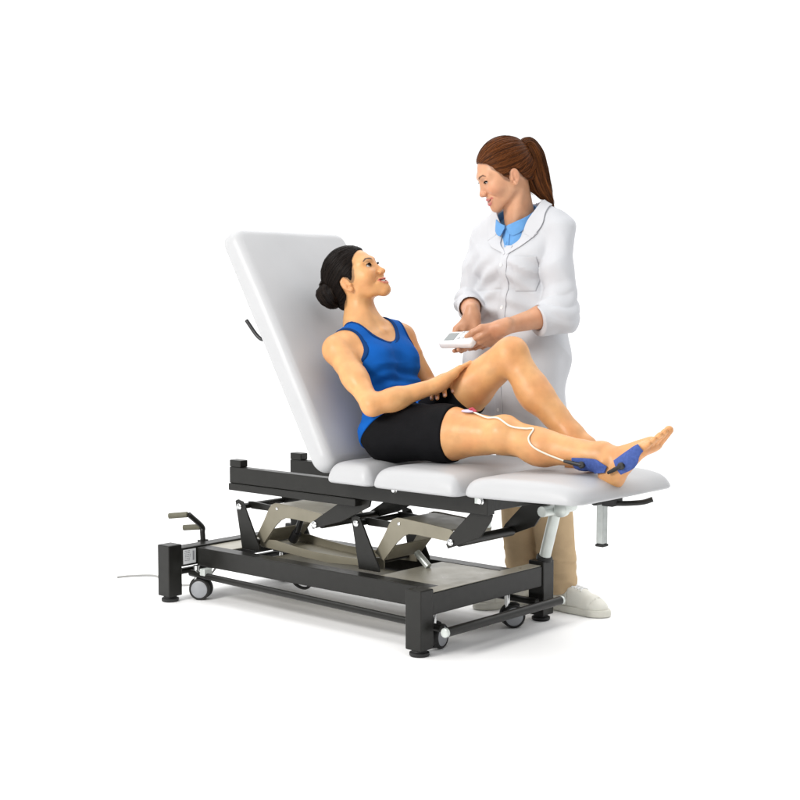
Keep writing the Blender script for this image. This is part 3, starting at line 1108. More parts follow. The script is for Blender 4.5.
legTL = [V(.440, .53, .92), V(.528, .510, .50), V(.570, .535, .09)]
legTR = [V(.34, .53, .92), V(.395, .505, .50), V(.412, .545, .09)]
for L_ in (legTL, legTR):
    bodyT.u(RC(L_[0], L_[1], .075, .058), .03).u(RC(L_[1], L_[2], .056, .036), .03)
# the hands close on the controller from both sides, thumbs on top
htL = Hand(twL, (-.78, -.26, -.57), (0, -.55, -.83), mirror=True,
           curls=[(.18, .30, .25), (.22, .32, .25), (.26, .35, .28), (.30, .38, .30)],
           thumb=((-.50, .83, -.10), (-.15, .98, -.06), (.10, .98, -.12)), spread=.04)
htR = Hand(twR, (-.03, .01, -.99), (-.22, .92, -.12), mirror=False,
           curls=[(.80, .55, .30), (.85, .60, .35), (.90, .65, .4), (.95, .65, .4)],
           thumb=((-.62, .74, -.30), (-.10, .85, -.52), (.15, .80, -.58)), spread=.04)
bodyT.u(htL.f, .012).u(htR.f, .012)


def colT(P):
    c = np.tile(V(*SKT), (len(P), 1))
    c *= (1 + .03 * snoise(P, 40, 11) + .025 * snoise(P, 150, 12))[:, None]
    c *= 1 - (.05 * snoise(P, 24, 87) + .05 * snoise(P, 70, 88))[:, None] * V(.1, .8, 1.0)
    c = headT.colour(P, c)
    c = htL.tint(P, c); c = htR.tint(P, c)
    return c


hb = headT.w(0, .005, .01)
me = field_mesh('body', OFF(bodyT, 0, lambda P: .0006 * snoise(P, 55, 73) + .0004 * snoise(P, 130, 74), .003), (.05, .02, .05), (.76, .68, 1.76), .0046, colT,
                fine=[(hb - .145, hb + .145, .0014), (htL.lo, htL.hi, .0017), (htR.lo, htR.hi, .0017)])
bodyT_o = link_mesh('body', me, M['skin_b'], the)
headT.eyes(bodyT_o, (.20, .86, -.46))
headT.lashes(bodyT_o, .0022)
headT.mouth(bodyT_o)

hairT = hair_obj(headT, LINE_T, (0, -.112, .055), 'hair', the, (.022, .0068, .0026), (.135, .043, .0115), lift=.0052, seed=7, amp=.0013)

# ponytail
pt = [headT.w(0, -.084, .058), headT.w(0, -.106, .064), headT.w(-.004, -.107, .024), headT.w(-.006, -.094, -.030), headT.w(-.006, -.090, -.085), headT.w(0, -.098, -.152)]
pr_ = [.018, .028, .039, .042, .032, .004]
pc = catmull(pt, 6); rr_ = np.interp(np.linspace(0, 5, len(pc)), range(6), pr_)
ptr = TR()
for i in range(len(pc) - 1): ptr.u(RC(pc[i], pc[i + 1], rr_[i], rr_[i + 1]), .006)
ptr.u(RC(headT.w(0, -.078, .030), headT.w(-.004, -.064, -.062), .030, .018), .02)
sideT = headT.M[:, 0]
ctr = pc.mean(0)


def ptcoord(P):
    k = np.argmin(((P[:, None, :] - pc[None]) ** 2).sum(2), 1)
    tg = np.gradient(pc, axis=0); tg /= np.linalg.norm(tg, axis=1)[:, None]
    nb = np.cross(tg, sideT)
    d = P - pc[k]
    return np.arctan2((d * nb[k]).sum(1), d @ sideT), k / len(pc)


def ptf(P):
    a, t = ptcoord(P)
    return ptr.ev(P) - .0020 * groove(a + .5 * t, 9, 21) - .0008 * groove(a + .3 * t, 24, 22)


def ptcol(P):
    a, t = ptcoord(P)
    k = np.clip(.45 + .55 * groove(a + .4 * t, 22, 25), 0, 1)[:, None]
    return V(.016, .0055, .0022) * (1 - k) + V(.11, .036, .010) * k


def ptstr(P):
    a, t = ptcoord(P)
    return np.stack([np.cos(a + .3 * t), np.sin(a + .3 * t), t * .5], 1)


ptg = np.gradient(pc, axis=0)
ptF = TR([('u', FN(ptf, ctr, .2), 0)])
link_mesh('ponytail', hair_mesh('ponytail', ptF, pc.min(0) - .045, pc.max(0) + .045, .0024, ptcol, ptstr, lambda p: ptg[np.argmin(((p[:, None, :] - pc[None]) ** 2).sum(2), 1)], 520, 12, .011, (V(.018, .006, .0025), V(.20, .070, .020)), 41, .010), M['hair'], hairT)
mb = MB(); tie = catmull(pt, 6)
mb.lathe(tie[2], unit(tie[4] - tie[1]), [(-.006, .019), (-.004, .0225), (.004, .0225), (.006, .019)], 24)
mb.build('hair_tie', M['rubber'], hairT)


# polo shirt ------------------------------------------------------------
polo = TR()
polo.u(RC(V(.325, .525, 1.29), V(.44, .525, 1.29), .098)).u(EL((.412, .470, 1.345), (.052, .054, .070)), .03).u(RC(V(.24, .53, 1.385), V(.52, .53, 1.385), .052), .05)
polo.u(RC(V(.33, .53, 1.12), V(.45, .53, 1.12), .098), .05)
polo.u(RC(V(.39, .515, 1.405), V(.388, .505, 1.455), .074, .070), .03)
polo.inter(FN(lambda P: (P[:, 2] - 1.402 - (P[:, 1] - .43) * .60) * .82), .004)
polo_o = link_mesh('polo_shirt', field_mesh('polo_shirt', polo, (.15, .36, 1.05), (.63, .66, 1.53), .0034), M['polo'], the)


# coat ---------------------------------------------------------------------
def coat_fold(P):
    x, y, z = P.T
    o = .0045 * snoise(P * V(1, 1, .55), 24, 31) + .0016 * snoise(P * V(1, 1, .7), 60, 32)
    # long soft drags from the bust and the arm pits, gathers at the waist
    o += .004 * sstep(1.30, 1.05, z) * np.sin(x * 48 + 1.6 * np.sin(z * 9) + .6)
    o += .006 * sstep(1.0, .7, z) * np.sin(x * 34 + 1.1 * np.sin(z * 5))
    o += .0035 * sstep(.10, .0, np.abs(z - 1.10)) * np.sin(z * 95 + 3 * np.sin(x * 14))
    o += .011 * (.42 - np.abs(snoise(P * V(1.1, .8, .5), 15, 61))) * sstep(1.42, 1.30, z) + .006 * (.42 - np.abs(snoise(P * V(1, .8, .9), 27, 62)))
    o -= .0022 * np.exp(-((z - 1.178 - .004 * np.sin(x * 20)) / .0045) ** 2)
    o += .005 * sstep(.16, .03, np.hypot(x - .50, (z - 1.24) * .8)) * np.sin((x + z) * 62 + 2 * np.sin(z * 20))
    o += .004 * sstep(.16, .03, np.hypot(x - .28, (z - 1.24) * .8)) * np.sin((x - z) * 60 + 2 * np.sin(z * 18))
    return o * (1 - .85 * sstep(1.27, 1.33, z) * sstep(.17, .12, np.abs(x - .40)) * (y < .56))


def sleeve_fold(P):
    o = .003 * snoise(P, 30, 35) + .008 * (.42 - np.abs(snoise(P * V(1, 1, .8), 20, 63))) + .005 * (.42 - np.abs(snoise(P, 34, 64)))
    att = np.ones(len(P))
    for cu, ax in ((cuL, aL_), (cuR, aR_)):
        att = np.where(np.linalg.norm(P - cu, axis=1) < .10, np.minimum(att, sstep(.004, .05, np.abs((P - cu) @ ax))), att)
    for e, s_ in ((teL, tL), (teR, tR)):
        d = np.linalg.norm(P - e, axis=1); a = unit(e - s_)
        o += .0095 * sstep(.14, .02, d) * (np.abs(np.sin(((P - e) @ a) * 62 + 2.0 * np.sin(P[:, 1] * 25) + 8 * P[:, 0])) - .45)
        o += .004 * sstep(.28, .10, d) * np.sin(((P - e) @ a) * 40 + 3.0 * np.sin(P[:, 0] * 18 + P[:, 1] * 9))
    return o * att


torso = TR()
torso.u(RC(V(.295, .522, 1.29), V(.465, .522, 1.305), .108))
torso.u(EL(V(.325, .450, 1.255), (.066, .062, .075)), .05).u(EL(V(.445, .450, 1.255), (.066, .062, .075)), .05)
torso.u(RC(V(.235, .528, 1.378), V(.530, .528, 1.402), .058), .05)
for xa, xb, zb in ((.345, .250, 1.392), (.436, .522, 1.420)): torso.u(RC(V(xa, .525, 1.466), V(xb, .528, zb), .056, .054), .04)
torso.u(RC(V(.33, .528, 1.40), V(.38, .52, 1.452), .062, .074), .04).u(RC(V(.45, .528, 1.40), V(.398, .52, 1.452), .062, .074), .04)
torso.u(RC(V(.305, .525, 1.12), V(.462, .525, 1.12), .104), .06)
torso.u(RC(V(.298, .525, .93), V(.440, .525, .93), .120), .08)
for za, zb, hw_ in ((1.12, .93, .0), (.93, .62, .0)):
    for xa, xb in (((.305, .298), (.385, .375), (.462, .440)) if za > 1 else ((.298, .280), (.375, .380), (.440, .472))):
        torso.u(RC(V(xa, .525, za), V(xb, .520, zb), .106 if za > 1 else .120, .120 if za > 1 else .126), .06)
coat = TR(); coat.u(OFF(torso, 0, coat_fold, .02))
slL = TR(); slL.u(RC(tL, tL + (teL - tL) * .5, .061, .058)).u(RC(tL + (teL - tL) * .5, teL + V(.004, .006, -.010), .060, .062), .03)
cuL = teL + (twL - teL) * .42; slL.u(RC(teL + V(.004, .006, -.010), cuL + V(.008, .008, -.010), .062, .057), .03)
slR = TR(); slR.u(RC(tR, tR + (teR - tR) * .5, .061, .057)).u(RC(tR + (teR - tR) * .5, teR + V(-.002, .004, -.006), .059, .058), .03)
cuR = teR + (twR - teR) * .52; slR.u(RC(teR + V(-.002, .004, -.006), cuR + V(0, .004, -.004), .058, .050), .03)
aL_, aR_ = unit(twL - teL), unit(twR - teR)
for sl, cu, ax in ((slL, cuL, aL_), (slR, cuR, aR_)):
    s2 = TR(); s2.u(OFF(sl, 0, sleeve_fold, .015))
    s2.inter(FN(lambda P, cu=cu, ax=ax: (P - cu) @ ax), .003)
    s2.sub(RC(cu - ax * .10, cu + ax * .05, .042, .045 if cu is cuL else .042), .003)
    coat.u(s2, .012)
# neck opening and the V of the front
coat.sub(RC(V(.392, .508, 1.434), V(.388, .485, 1.60), .082, .092), .003)
vw = TR(); vw.u(BX((.414, .37, 1.468), (.12, .155, .14), .002))
vw.inter(FN(lambda P: (np.abs(P[:, 0] - .414 + .12 * np.maximum(P[:, 2] - 1.340, 0)) - np.maximum(P[:, 2] - 1.334, 0) * .64) * .82))
coat.sub(vw, .003)
coat.sub(TR([('u', RC(V(.295, .52, .48), V(.455, .52, .48), .110), 0)]), .004)
coat.inter(FN(lambda P: .625 - P[:, 2]), .003)
coat_o = link_mesh('lab_coat', field_mesh('lab_coat', coat, (.04, .27, .60), (.75, .70, 1.56), .0036), M['coat'], the)
coat_s = OFF(torso, 0, coat_fold, .02)

FR = V(0, -1, 0)
strip_patch('button_placket', coat_s, [V(.394, .36, 1.340), V(.382, .36, 1.18), V(.374, .36, .98), V(.372, .36, .66)],
            [V(.430, .36, 1.340), V(.419, .36, 1.18), V(.412, .36, .98), V(.410, .36, .66)], FR, .0006, .0032, M['coat'], coat_o, 5, 10)
# lapels with a notch, collar above them
for sx in (1, -1):
    X = lambda v: .408 + sx * v
    strip_patch('lapel', coat_s, [V(X(.004) + .006, .35, 1.334), V(X(.032), .36, 1.372), V(X(.060), .38, 1.412)],
                [V(X(.010) + .006, .35, 1.328), V(X(.076), .36, 1.372), V(X(.122), .38, 1.404)], None, .002, .0042, M['coat'], coat_o, 12, 6)
    strip_patch('coat_collar', coat_s, [V(X(.056), .38, 1.409), V(X(.082), .42, 1.458), V(X(.090), .47, 1.492), V(X(.080), .53, 1.512)],
                [V(X(.112), .38, 1.392), V(X(.128), .42, 1.432), V(X(.124), .47, 1.462), V(X(.112), .53, 1.486)], None, .0035, .0042, M['coat'], coat_o, 12, 6)
strip_patch('chest_pocket', coat_s, [V(.455, .36, 1.300), V(.453, .36, 1.24), V(.454, .36, 1.175)], [V(.538, .36, 1.300), V(.536, .36, 1.24), V(.528, .36, 1.175)], unit(V(.2, -1, 0)), .0008, .003, M['coat'], coat_o, 8, 6)
for z in (1.270, 1.115, .98, .86, .74):
    p = drop(coat_s, [V(.392 + (z - .7) * .020, .36, z)], FR, .004)[0]
    mb = MB(); mb.lathe(p, FR, [(-.002, .0062), (.0010, .0066), (.0022, .0058), (.0016, .0035), (.0014, .001)], 18)
    mb.build('button', M['plastic'], coat_o)

strip_patch('shirt_placket', polo, [V(.384, .36, 1.405), V(.388, .36, 1.36), V(.390, .36, 1.29)], [V(.410, .36, 1.405), V(.412, .36, 1.36), V(.412, .36, 1.29)], FR, .0008, .0028, M['polo'], polo_o, 5, 6)
# polo collar: two wings folded round the neck
ring = TR(); ring.u(RC(V(.392, .512, 1.34), V(.386, .488, 1.51), .096, .064))
for sx in (-1, 1):
    up, dn = [], []
    for t_, zu, zd in ((3, 1.414, 1.404), (20, 1.424, 1.376), (55, 1.446, 1.406), (95, 1.474, 1.436), (135, 1.494, 1.460), (179, 1.500, 1.470)):
        c_ = math.cos(math.radians(t_)); s_ = math.sin(math.radians(t_)) * sx
        up.append(V(.394 + .075 * s_, .502 - .075 * c_, zu)); dn.append(V(.394 + .085 * s_, .504 - .085 * c_, zd))
    strip_patch('shirt_collar', ring, up, dn, None, .001, .0035, M['polo'], polo_o, 8, 6)
for z in (1.352, 1.333):
    p = drop(polo, [V(.399, .36, z)], FR, .004)[0]
    mb = MB(); mb.lathe(p, FR, [(-.001, .0052), (.002, .0054), (.0028, .004)], 16); mb.build('shirt_button', M['polo'], polo_o)

# trousers -------------------------------------------------------------
def trouser_fold(P):
    z = P[:, 2]
    o = .003 * snoise(P * V(1, 1, .5), 26, 41)
    w = snoise(P * V(1, 1, 2.4), 20, 43) + .5 * snoise(P * V(1, 1, 2), 45, 44)
    o += .010 * sstep(.30, .08, z) * (.45 - np.minimum(np.abs(w), .85))
    o += .007 * sstep(.22, .04, np.abs(z - .50)) * (.4 - np.abs(snoise(P * V(1, 1, 2.0), 22, 45)))
    return o


tr = TR()
for (h_, k_, a_) in (legTL, legTR):
    lg = TR(); lg.u(RC(h_, k_, .096, .080)).u(RC(k_, a_ * V(1, 1, 0) + V(0, -.004, .05), .080, .070), .04)
    tr.u(lg, .02)
tr.u(RC(V(.34, .53, .95), V(.44, .53, .95), .09), .03)
trs = TR(); trs.u(OFF(tr, 0, trouser_fold, .02))
for (h_, k_, a_) in (legTL, legTR): trs.sub(RC(a_ * V(1, 1, 0), a_ * V(1, 1, 0) + V(0, 0, .14), .050, .050), .003)
trs.inter(FN(lambda P: (.075 + .012 * np.sin(P[:, 0] * 40)) - P[:, 2]), .004)
link_mesh('trousers', field_mesh('trousers', trs, (.22, .38, .04), (.72, .68, 1.02), .0040), M['trouser'], the)


# shoes -----------------------------------------------------------------
def shoe(o, az):
    az = math.radians(az); y = V(math.cos(az), math.sin(az), 0); z = V(0, 0, 1); x = np.cross(y, z)
    Mx = np.stack([x, y, z], 1)
    t = TR()
    t.u(RC((0, 0, .052), (0, .10, .052), .037, .040))
    t.u(RC((0, .09, .050), (0, .170, .036), .041, .040), .03)
    t.u(EL((0, .180, .030), (.044, .060, .034)), .02)
    t.u(RC((0, .010, .07), (0, -.006, .105), .036, .034), .02)
    t.u(RC((0, .05, .085), (0, .13, .062), .024, .026), .02)
    t.inter(FN(lambda p: p[:, 2] - .104 + .10 * p[:, 1] * (p[:, 1] > 0)), .006)
    t.sub(RC((0, .010, .085), (0, .004, .13), .027, .028), .004)
    t.inter(FN(lambda p: .016 - p[:, 2]), .002)
    for yy in (.150,): t.sub(FN(lambda p: np.abs(np.hypot(p[:, 0] * .9, p[:, 1] - .14) - .062) - .0006, (0, .16, .05), .09), .0015)
    F = XF(t, o, Mx)
    P, Q = surface(F, np.array(o) - V(.26, .26, .02), np.array(o) + V(.28, .26, .13), .0030)
    sh_o = link_mesh('shoe', np_mesh('shoe', P, Q), M['shoe'], the)
    s = TR()
    s.u(RC((0, 0, .012), (0, .11, .012), .042, .045)).u(RC((0, .10, .012), (0, .185, .012), .046, .047), .02).u(EL((0, .19, .012), (.046, .062, .04)), .02)
    s.inter(FN(lambda p: np.abs(p[:, 2] - .014) - .013), .003)
    F = XF(s, o, Mx)
    P, Q = surface(F, np.array(o) - V(.28, .28, .02), np.array(o) + V(.30, .28, .07), .0032)
    link_mesh('shoe_sole', np_mesh('shoe_sole', P, Q), M['sole'], sh_o)
    mb = MB()
    for i, yy in enumerate(np.linspace(.060, .128, 6)):
        for sg in (-1, 1):
            pts = [V(sg * .025 * (1 - .1 * i / 5), yy, .2), V(0, yy + .006, .2), V(-sg * .023, yy + .013, .2)]
            c = drop(t, catmull(pts, 5), V(0, 0, 1), .0012, 0)
            mb.tube([o + Mx @ q for q in c], .0026, 6)
    mb.build('shoelace', M['plastic'], sh_o)
    mb = MB(); mb.tube([o + Mx @ V(0, 0, .06), o + Mx @ V(0, -.002, .15)], .035, 18); mb.build('sock', M['sock'], sh_o)


shoe(V(.540, .530, 0), -2)
shoe(V(.410, .548, 0), -105)
# ------------------------------------------------------------------ the treatment table
tab = thing('treatment_table', (0, 0, 0), 'white padded height-adjustable treatment table on a black steel base, backrest raised', 'treatment table')
S = M['steel']


def cushion(name, x0, x1, hw, z0, z1, rx, ang=0.0, piv=None, parent=None, arch=.022, h=.0052, corner=.05, end=None):
    """padded section: bulging top that falls to the seams, rounded plan corners"""
    L = x1 - x0; cx = (x0 + x1) / 2

    def f(p):
        x, y, z = p[:, 0] - cx, p[:, 1], p[:, 2]
        q = np.stack([np.abs(x) - (L / 2 - corner), np.abs(y) - (hw - corner)], 1)
        d2 = np.sqrt((np.maximum(q, 0) ** 2).sum(1)) + np.minimum(q.max(1), 0) - corner
        ex = np.clip(np.abs(x) / (L / 2), 0, 1.2); ey = np.clip(np.abs(y) / hw, 0, 1.2)
        top = z1 - (np.where(x > 0, end, arch) if end else arch) * ex ** 4 - .006 * ey ** 6 + .0010 * snoise(p * V(1, 1, 0), 22, 17)
        dt = (z - top) * .85
        db = z0 - z
        d = smax(d2, dt, rx)
        return smax(d, db, .014)

    F = FN(f, (cx, 0, (z0 + z1) / 2), 2)
    P, Q = surface(F, (x0 - .02, -hw - .02, z0 - .02), (x1 + .02, hw + .02, z1 + .03), h, 2)
    if ang:
        c, s_ = math.cos(ang), math.sin(ang); px, pz = piv
        d = P - V(px, 0, pz)
        P = np.stack([px + d[:, 0] * c - d[:, 2] * s_, P[:, 1], pz + d[:, 0] * s_ + d[:, 2] * c], 1)
    return link_mesh(name, np_mesh(name, P, Q), M['vinyl'], parent)


HW = .290
cushion('seat_cushion', .150, .358, HW, .517, .593, .050, parent=tab, arch=.028, corner=.035)
cushion('seat_cushion', .362, .735, HW, .517, .594, .052, parent=tab, arch=.026, corner=.035)
cushion('leg_cushion', .739, 1.205, HW, .521, .589, .050, math.radians(1.5), (.739, .52), tab, arch=.022, corner=.06, end=.048)
# backrest: built flat towards -x, swung up about the hinge
th = math.radians(59.6)
cushion('backrest', .118 - .965, .118, HW + .005, .538, .626, .038, -th, (.118, .538), tab, arch=.010, corner=.050, h=.0055)

# seat frame: two rails with end blocks, joined underneath
fr = MB()
for s_ in (-1, 1):
    y = .16 * s_
    fr.box((-.455, y - .02, .452), (.775, y + .02, .513))
    fr.box((-.455, y - .019, .5135), (-.395, y + .019, .540))
    fr.box((-.455, y - .026, .425), (.20, y + .026, .4515))
for x in (-.02, .42, .70): fr.box((x, -.1395, .456), (x + .05, .1395, .500))
fr.build('seat_frame', S, tab, .003)
for x, z, r in ((.382, .500, .011), (.752, .497, .012)):
    b = MB(); b.lathe((x, -.1805, z), (0, -1, 0), [(0, r), (.004, r), (.008, r * .7), (.012, r * .68)], 16); b.build('bolt', M['chrome'], tab)
b = MB(); b.box((.728, -.187, .488), (.756, -.1803, .512)); b.build('hinge_tab', M['zinc'], tab, .0015)

# backrest carrier plates and release lever
bk = MB()
dirb = V(-math.cos(th), 0, math.sin(th)); nb_ = V(-math.sin(th), 0, -math.cos(th))
for s_ in (-1, 1):
    p0 = V(.118, .19 * s_, .54) + nb_ * .018 + dirb * .02
    bk.tube([p0, p0 + dirb * .86], .014, 12)
bk.tube([V(.118, -.19, .54) + nb_ * .018 + dirb * .86, V(.118, .19, .54) + nb_ * .018 + dirb * .86], .014, 12)
bk.build('backrest_frame', S, tab)
lv = MB(); p0 = V(.118, -.26, .54) + nb_ * .006 + dirb * .55
lv.tube(catmull([p0 + V(0, .12, 0), p0 + V(0, .02, 0) + nb_ * .02, p0 + nb_ * .035 + dirb * .02, p0 + nb_ * .058 + dirb * .10], 5), .007, 10); lv.build('release_lever', M['black'], tab)

# base: two cross beams, two long beams, four legs on feet, pale cover sheets
bs = MB()
bs.box((.590, -.303, .130), (.650, .303, .202))
bs.box((-.650, -.303, .130), (-.590, .303, .202))
for s_ in (-1, 1): bs.box((-.5895, .2 * s_ - .03, .126), (.5895, .2 * s_ + .03, .196))
bs.build('base_frame', S, tab, .003)
for x0, x1 in ((.30, .5893), (-.5893, -.46)):
    ps = MB(); ps.box((x0, -.169, .190), (x1, .169, .1945)); ps.build('base_cover', M['pan'], tab, .0015)
bt_ = MB(); bt_.box((.593, -.300, .2024), (.647, .300, .2046)); bt_.build('beam_cover', M['pan'], tab, .001)
lp = MB(); lp.box((-.46, -.150, .130), (.30, .150, .136)); lp.build('base_tray', M['olive'], tab, .0015)
for x in (.622, -.622):
    for y in (-.336, .336):
        lg = MB(); lg.box((x - .033, y - .0325, .022), (x + .033, y + .0325, .218)); o = lg.build('leg', S, tab, .004)
        ft = MB(); ft.lathe((x, y, 0), (0, 0, 1), [(0, .030), (.004, .033), (.012, .033), (.015, .026), (.0215, .024)], 24); ft.build('foot_pad', M['rubber'], o)
# casters
for x, y, az in ((-.575, -.245, -60), (.600, -.238, 10), (.600, .165, -35), (-.585, .215, -55)):
    az = math.radians(az); ax = V(math.cos(az), math.sin(az), 0); off = V(-ax[1], ax[0], 0) * .018
    root = MB(); root.lathe((x, y, .068), (0, 0, 1), [(0, .010), (.050, .010), (.062, .0125)], 16); root.box((x - .008, y - .008, .044), (x + .008, y + .008, .070))
    ca = root.build('caster', M['chrome'], tab)
    c = V(x, y, .041) + off
    for sg in (-1, 1):
        w = MB(); w.lathe(c + ax * sg * .006, ax * sg, [(0, .030), (0, .0385), (.003, .041), (.017, .041), (.0205, .038), (.0212, .034), (.018, .033)], 32); wo = w.build('wheel', M['rubber'], ca)
        w = MB(); w.lathe(c + ax * sg * .0242, ax * sg, [(0, .0325), (.0012, .0325), (.0025, .030), (.0030, .012), (.0034, .006)], 32); w.build('hub_cap', M['hub'], wo)
    hd = MB()
    hd.tube([c + V(-off[0] / .018 * .043 * math.cos(k), -off[1] / .018 * .043 * math.cos(k), .043 * math.sin(k)) for k in np.linspace(.2, 2.2, 10)], .0055, 8)
    hd.build('wheel_hood', M['rubber'], ca)

# foot switch bar all round, hung under the frame
sw = MB()
sw.tube([V(-.60, -.252, .098), V(.66, -.268, .082)], .0125, 14)
sw.tube([V(-.60, .252, .098), V(.66, .258, .082)], .0125, 14)
sw.build('switch_rod', S, tab)
cr = MB(); cr.tube([V(.705, -.300, .082), V(.705, .335, .082)], .0155, 18); cb = cr.build('foot_bar', S, tab)
for a, s_ in ((-.3005, -1), (.3355, 1)):
    ec = MB(); ec.lathe((.705, a, .082), (0, s_, 0), [(0, .0155), (.010, .0155), (.013, .012)], 18)
    ec.build('end_cap', M['zinc'], cb)
cc = MB(); cc.tube([V(-.655, -.28, .098), V(-.655, .28, .098)], .0125, 14); cc.build('foot_bar', S, tab)
for x, y in ((.545, -.250), (-.515, -.250), (.545, .250), (-.515, .250)):
    hb_ = MB(); hb_.box((x - .014, y - .019, .100), (x + .014, y + .019 - .0, .1255)); hb_.build('bar_hanger', M['zinc'], tab, .002)
mt = MB(); mt.box((.30, .02, .085), (.40, .09, .129)); mt.tube([V(.40, .055, .105), V(.47, .055, .092)], .014, 12); mt.box((.46, .035, .070), (.482, .075, .100)); mt.build('motor_unit', M['black'], tab, .003)

# lifting linkage: two identical levers between base brackets and frame brackets
ARM = [(-.392, .246), (-.349, .313), (-.325, .356), (-.309, .374), (-.290, .381), (-.270, .382), (-.167, .376), (-.050, .366), (-.028, .352), (-.036, .327), (-.060, .324), (-.205, .331), (-.236, .329), (-.260, .318), (-.289, .294), (-.352, .222)]
for dx, dz in ((0, 0), (.608, .008)):
    for s_ in (1, -1):
        la = MB(); la.prism([(x + dx, z + dz) for x, z in ARM], .098 * s_ - .003, .098 * s_ + .003)
        lo_ = la.build('lift_lever', M['olive'], tab, .0012)
    tp = MB()
    tp.prism([(-.300 + dx, .3745 + dz), (-.268 + dx, .379 + dz), (-.167 + dx, .3735 + dz), (-.052 + dx, .3635 + dz), (-.052 + dx, .3575 + dz), (-.167 + dx, .3675 + dz), (-.268 + dx, .373 + dz), (-.298 + dx, .3685 + dz)], -.0945, .0945)
    tp.prism([(-.354 + dx, .226 + dz), (-.350 + dx, .223 + dz), (-.300 + dx, .280 + dz), (-.304 + dx, .283 + dz)], -.0945, .0945)
    tp.build('lever_web', M['olive'], lo_, .001)
    for px, pz in ((-.279, .361),):
        h_ = MB(); h_.lathe((px + dx, -.1015, pz + dz), (0, -1, 0), [(0, .006), (.002, .006), (.003, .004)], 14); h_.build('bolt', M['chrome'], lo_)
    bx_ = dx if dx == 0 else .606
    br = MB()
    for s_ in (-1, 1): br.prism([(-.468 + bx_, .378), (-.455 + bx_, .384), (-.428 + bx_, .378), (-.418 + bx_, .362), (-.338 + bx_, .215), (-.335 + bx_, .1965), (-.432 + bx_, .1965)], .136 * s_ - .004, .136 * s_ + .004)
    br.tube([V(-.40 + bx_, -.1315, .22), V(-.40 + bx_, .1315, .22)], .012, 12)
    bo = br.build('base_bracket', S, tab, .0015)
    pv = MB(); pv.lathe((-.443 + bx_, -.1405, .357), (0, -1, 0), [(0, .0125), (.004, .0125), (.007, .009), (.008, .004)], 18); pv.build('pivot_pin', M['chrome'], bo)
    lk = MB()
    lk.prism([(-.448 + bx_, .372), (-.425 + bx_, .374), (-.275 + bx_, .366), (-.275 + bx_, .346), (-.430 + bx_, .346)], -.094, -.084)
    lk.prism([(-.448 + bx_, .372), (-.425 + bx_, .374), (-.275 + bx_, .366), (-.275 + bx_, .346), (-.430 + bx_, .346)], .084, .094)
    lk.tube([V(-.443 + bx_, -.131, .357), V(-.443 + bx_, .131, .357)], .011, 12)
    lk.build('link_bar', S, tab, .0015)
# frame brackets that carry the upper pivots
for pts, px, pz in (([(-.040, .317), (-.048, .330), (-.035, .347), (.085, .420), (.130, .4515), (.245, .4515), (.238, .425), (.106, .360)], -.030, .334),
                    ([(.590, .320), (.582, .333), (.602, .367), (.687, .4515), (.775, .4515), (.768, .430), (.725, .372), (.640, .338)], .603, .342)):
    for s_ in (1, -1):
        fb = MB(); fb.prism(pts, .150 * s_ - .004, .150 * s_ + .004)
        fo = fb.build('frame_bracket', S, tab, .0015)
    fb = MB(); fb.lathe((px, -.1545, pz), (0, -1, 0), [(0, .013), (.004, .013), (.007, .009), (.008, .004)], 18); fb.build('pivot_pin', M['chrome'], fo)
    tb_ = MB(); tb_.tube([V(px + .028, -.1455, pz + .004), V(px + .028, .1455, pz + .004)], .0165, 16); tb_.build('cross_tube', S, fo)
# long olive draw bars lying in the base, actuator, gas spring
db = MB()
BAR = [(-.390, .232), (-.300, .238), (-.200, .226), (-.090, .218), (.060, .218), (.160, .222), (.190, .235), (.250, .2365), (.250, .200), (.130, .196), (-.02, .186), (-.16, .192), (-.285, .200), (-.380, .205)]
for s_ in (-1, 1): db.prism(BAR, .088 * s_ - .003, .088 * s_ + .003)
db.prism([(-.380, .2065), (-.285, .2015), (-.16, .1935), (-.02, .1875), (.130, .1975), (.130, .2005), (-.02, .1905), (-.16, .1965), (-.285, .2045), (-.380, .2095)], -.0845, .0845)
db.build('draw_bar', M['olive'], tab, .0012)
ac = MB(); ac.tube([V(.345, .04, .200), V(.290, .04, .245)], .013, 16); ac.build('actuator', M['zinc'], tab)
ac = MB(); ac.tube([V(-.30, .0, .225), V(-.275, .0, .26)], .018, 16); ac.tube([V(-.275, 0, .26), V(-.24, 0, .345)], .012, 12); ac.build('actuator', M['black'], tab)
gs = MB(); gs.tube([V(.712, -.098, .512), V(.712, -.098, .43)], .0095, 14); gs.tube([V(.712, -.098, .43), V(.712, -.098, .398)], .0125, 14); gs.build('gas_spring', M['zinc'], tab)

# pale bracket and post at the foot end
pb = MB()
pb.prism([(.575, .449), (.82, .449), (.835, .432), (.800, .405), (.770, .412), (.735, .428), (.700, .430), (.620, .424), (.575, .432)], .185, .215)
pb.tube([V(.775, .12, .430), V(.775, .31, .430)], .019, 16)
pb.build('post_bracket', M['zinc'], tab, .002)
kb = MB(); kb.lathe((.822, .185, .437), (0, -1, 0), [(0, .024), (.012, .026), (.024, .026), (.028, .020)], 20); kb.build('clamp_knob', M['zinc'], tab)
po = MB(); po.tube([V(.634, .336, .219), V(.700, .325, .44)], .021, 20); po.build('support_post', M['zinc'], tab)
pc_ = MB(); pc_.lathe((.634, .336, .219), unit(V(.066, -.011, .221)), [(0, .029), (.012, .029), (.016, .024)], 20); pc_.build('post_collar', M['rubber'], tab)
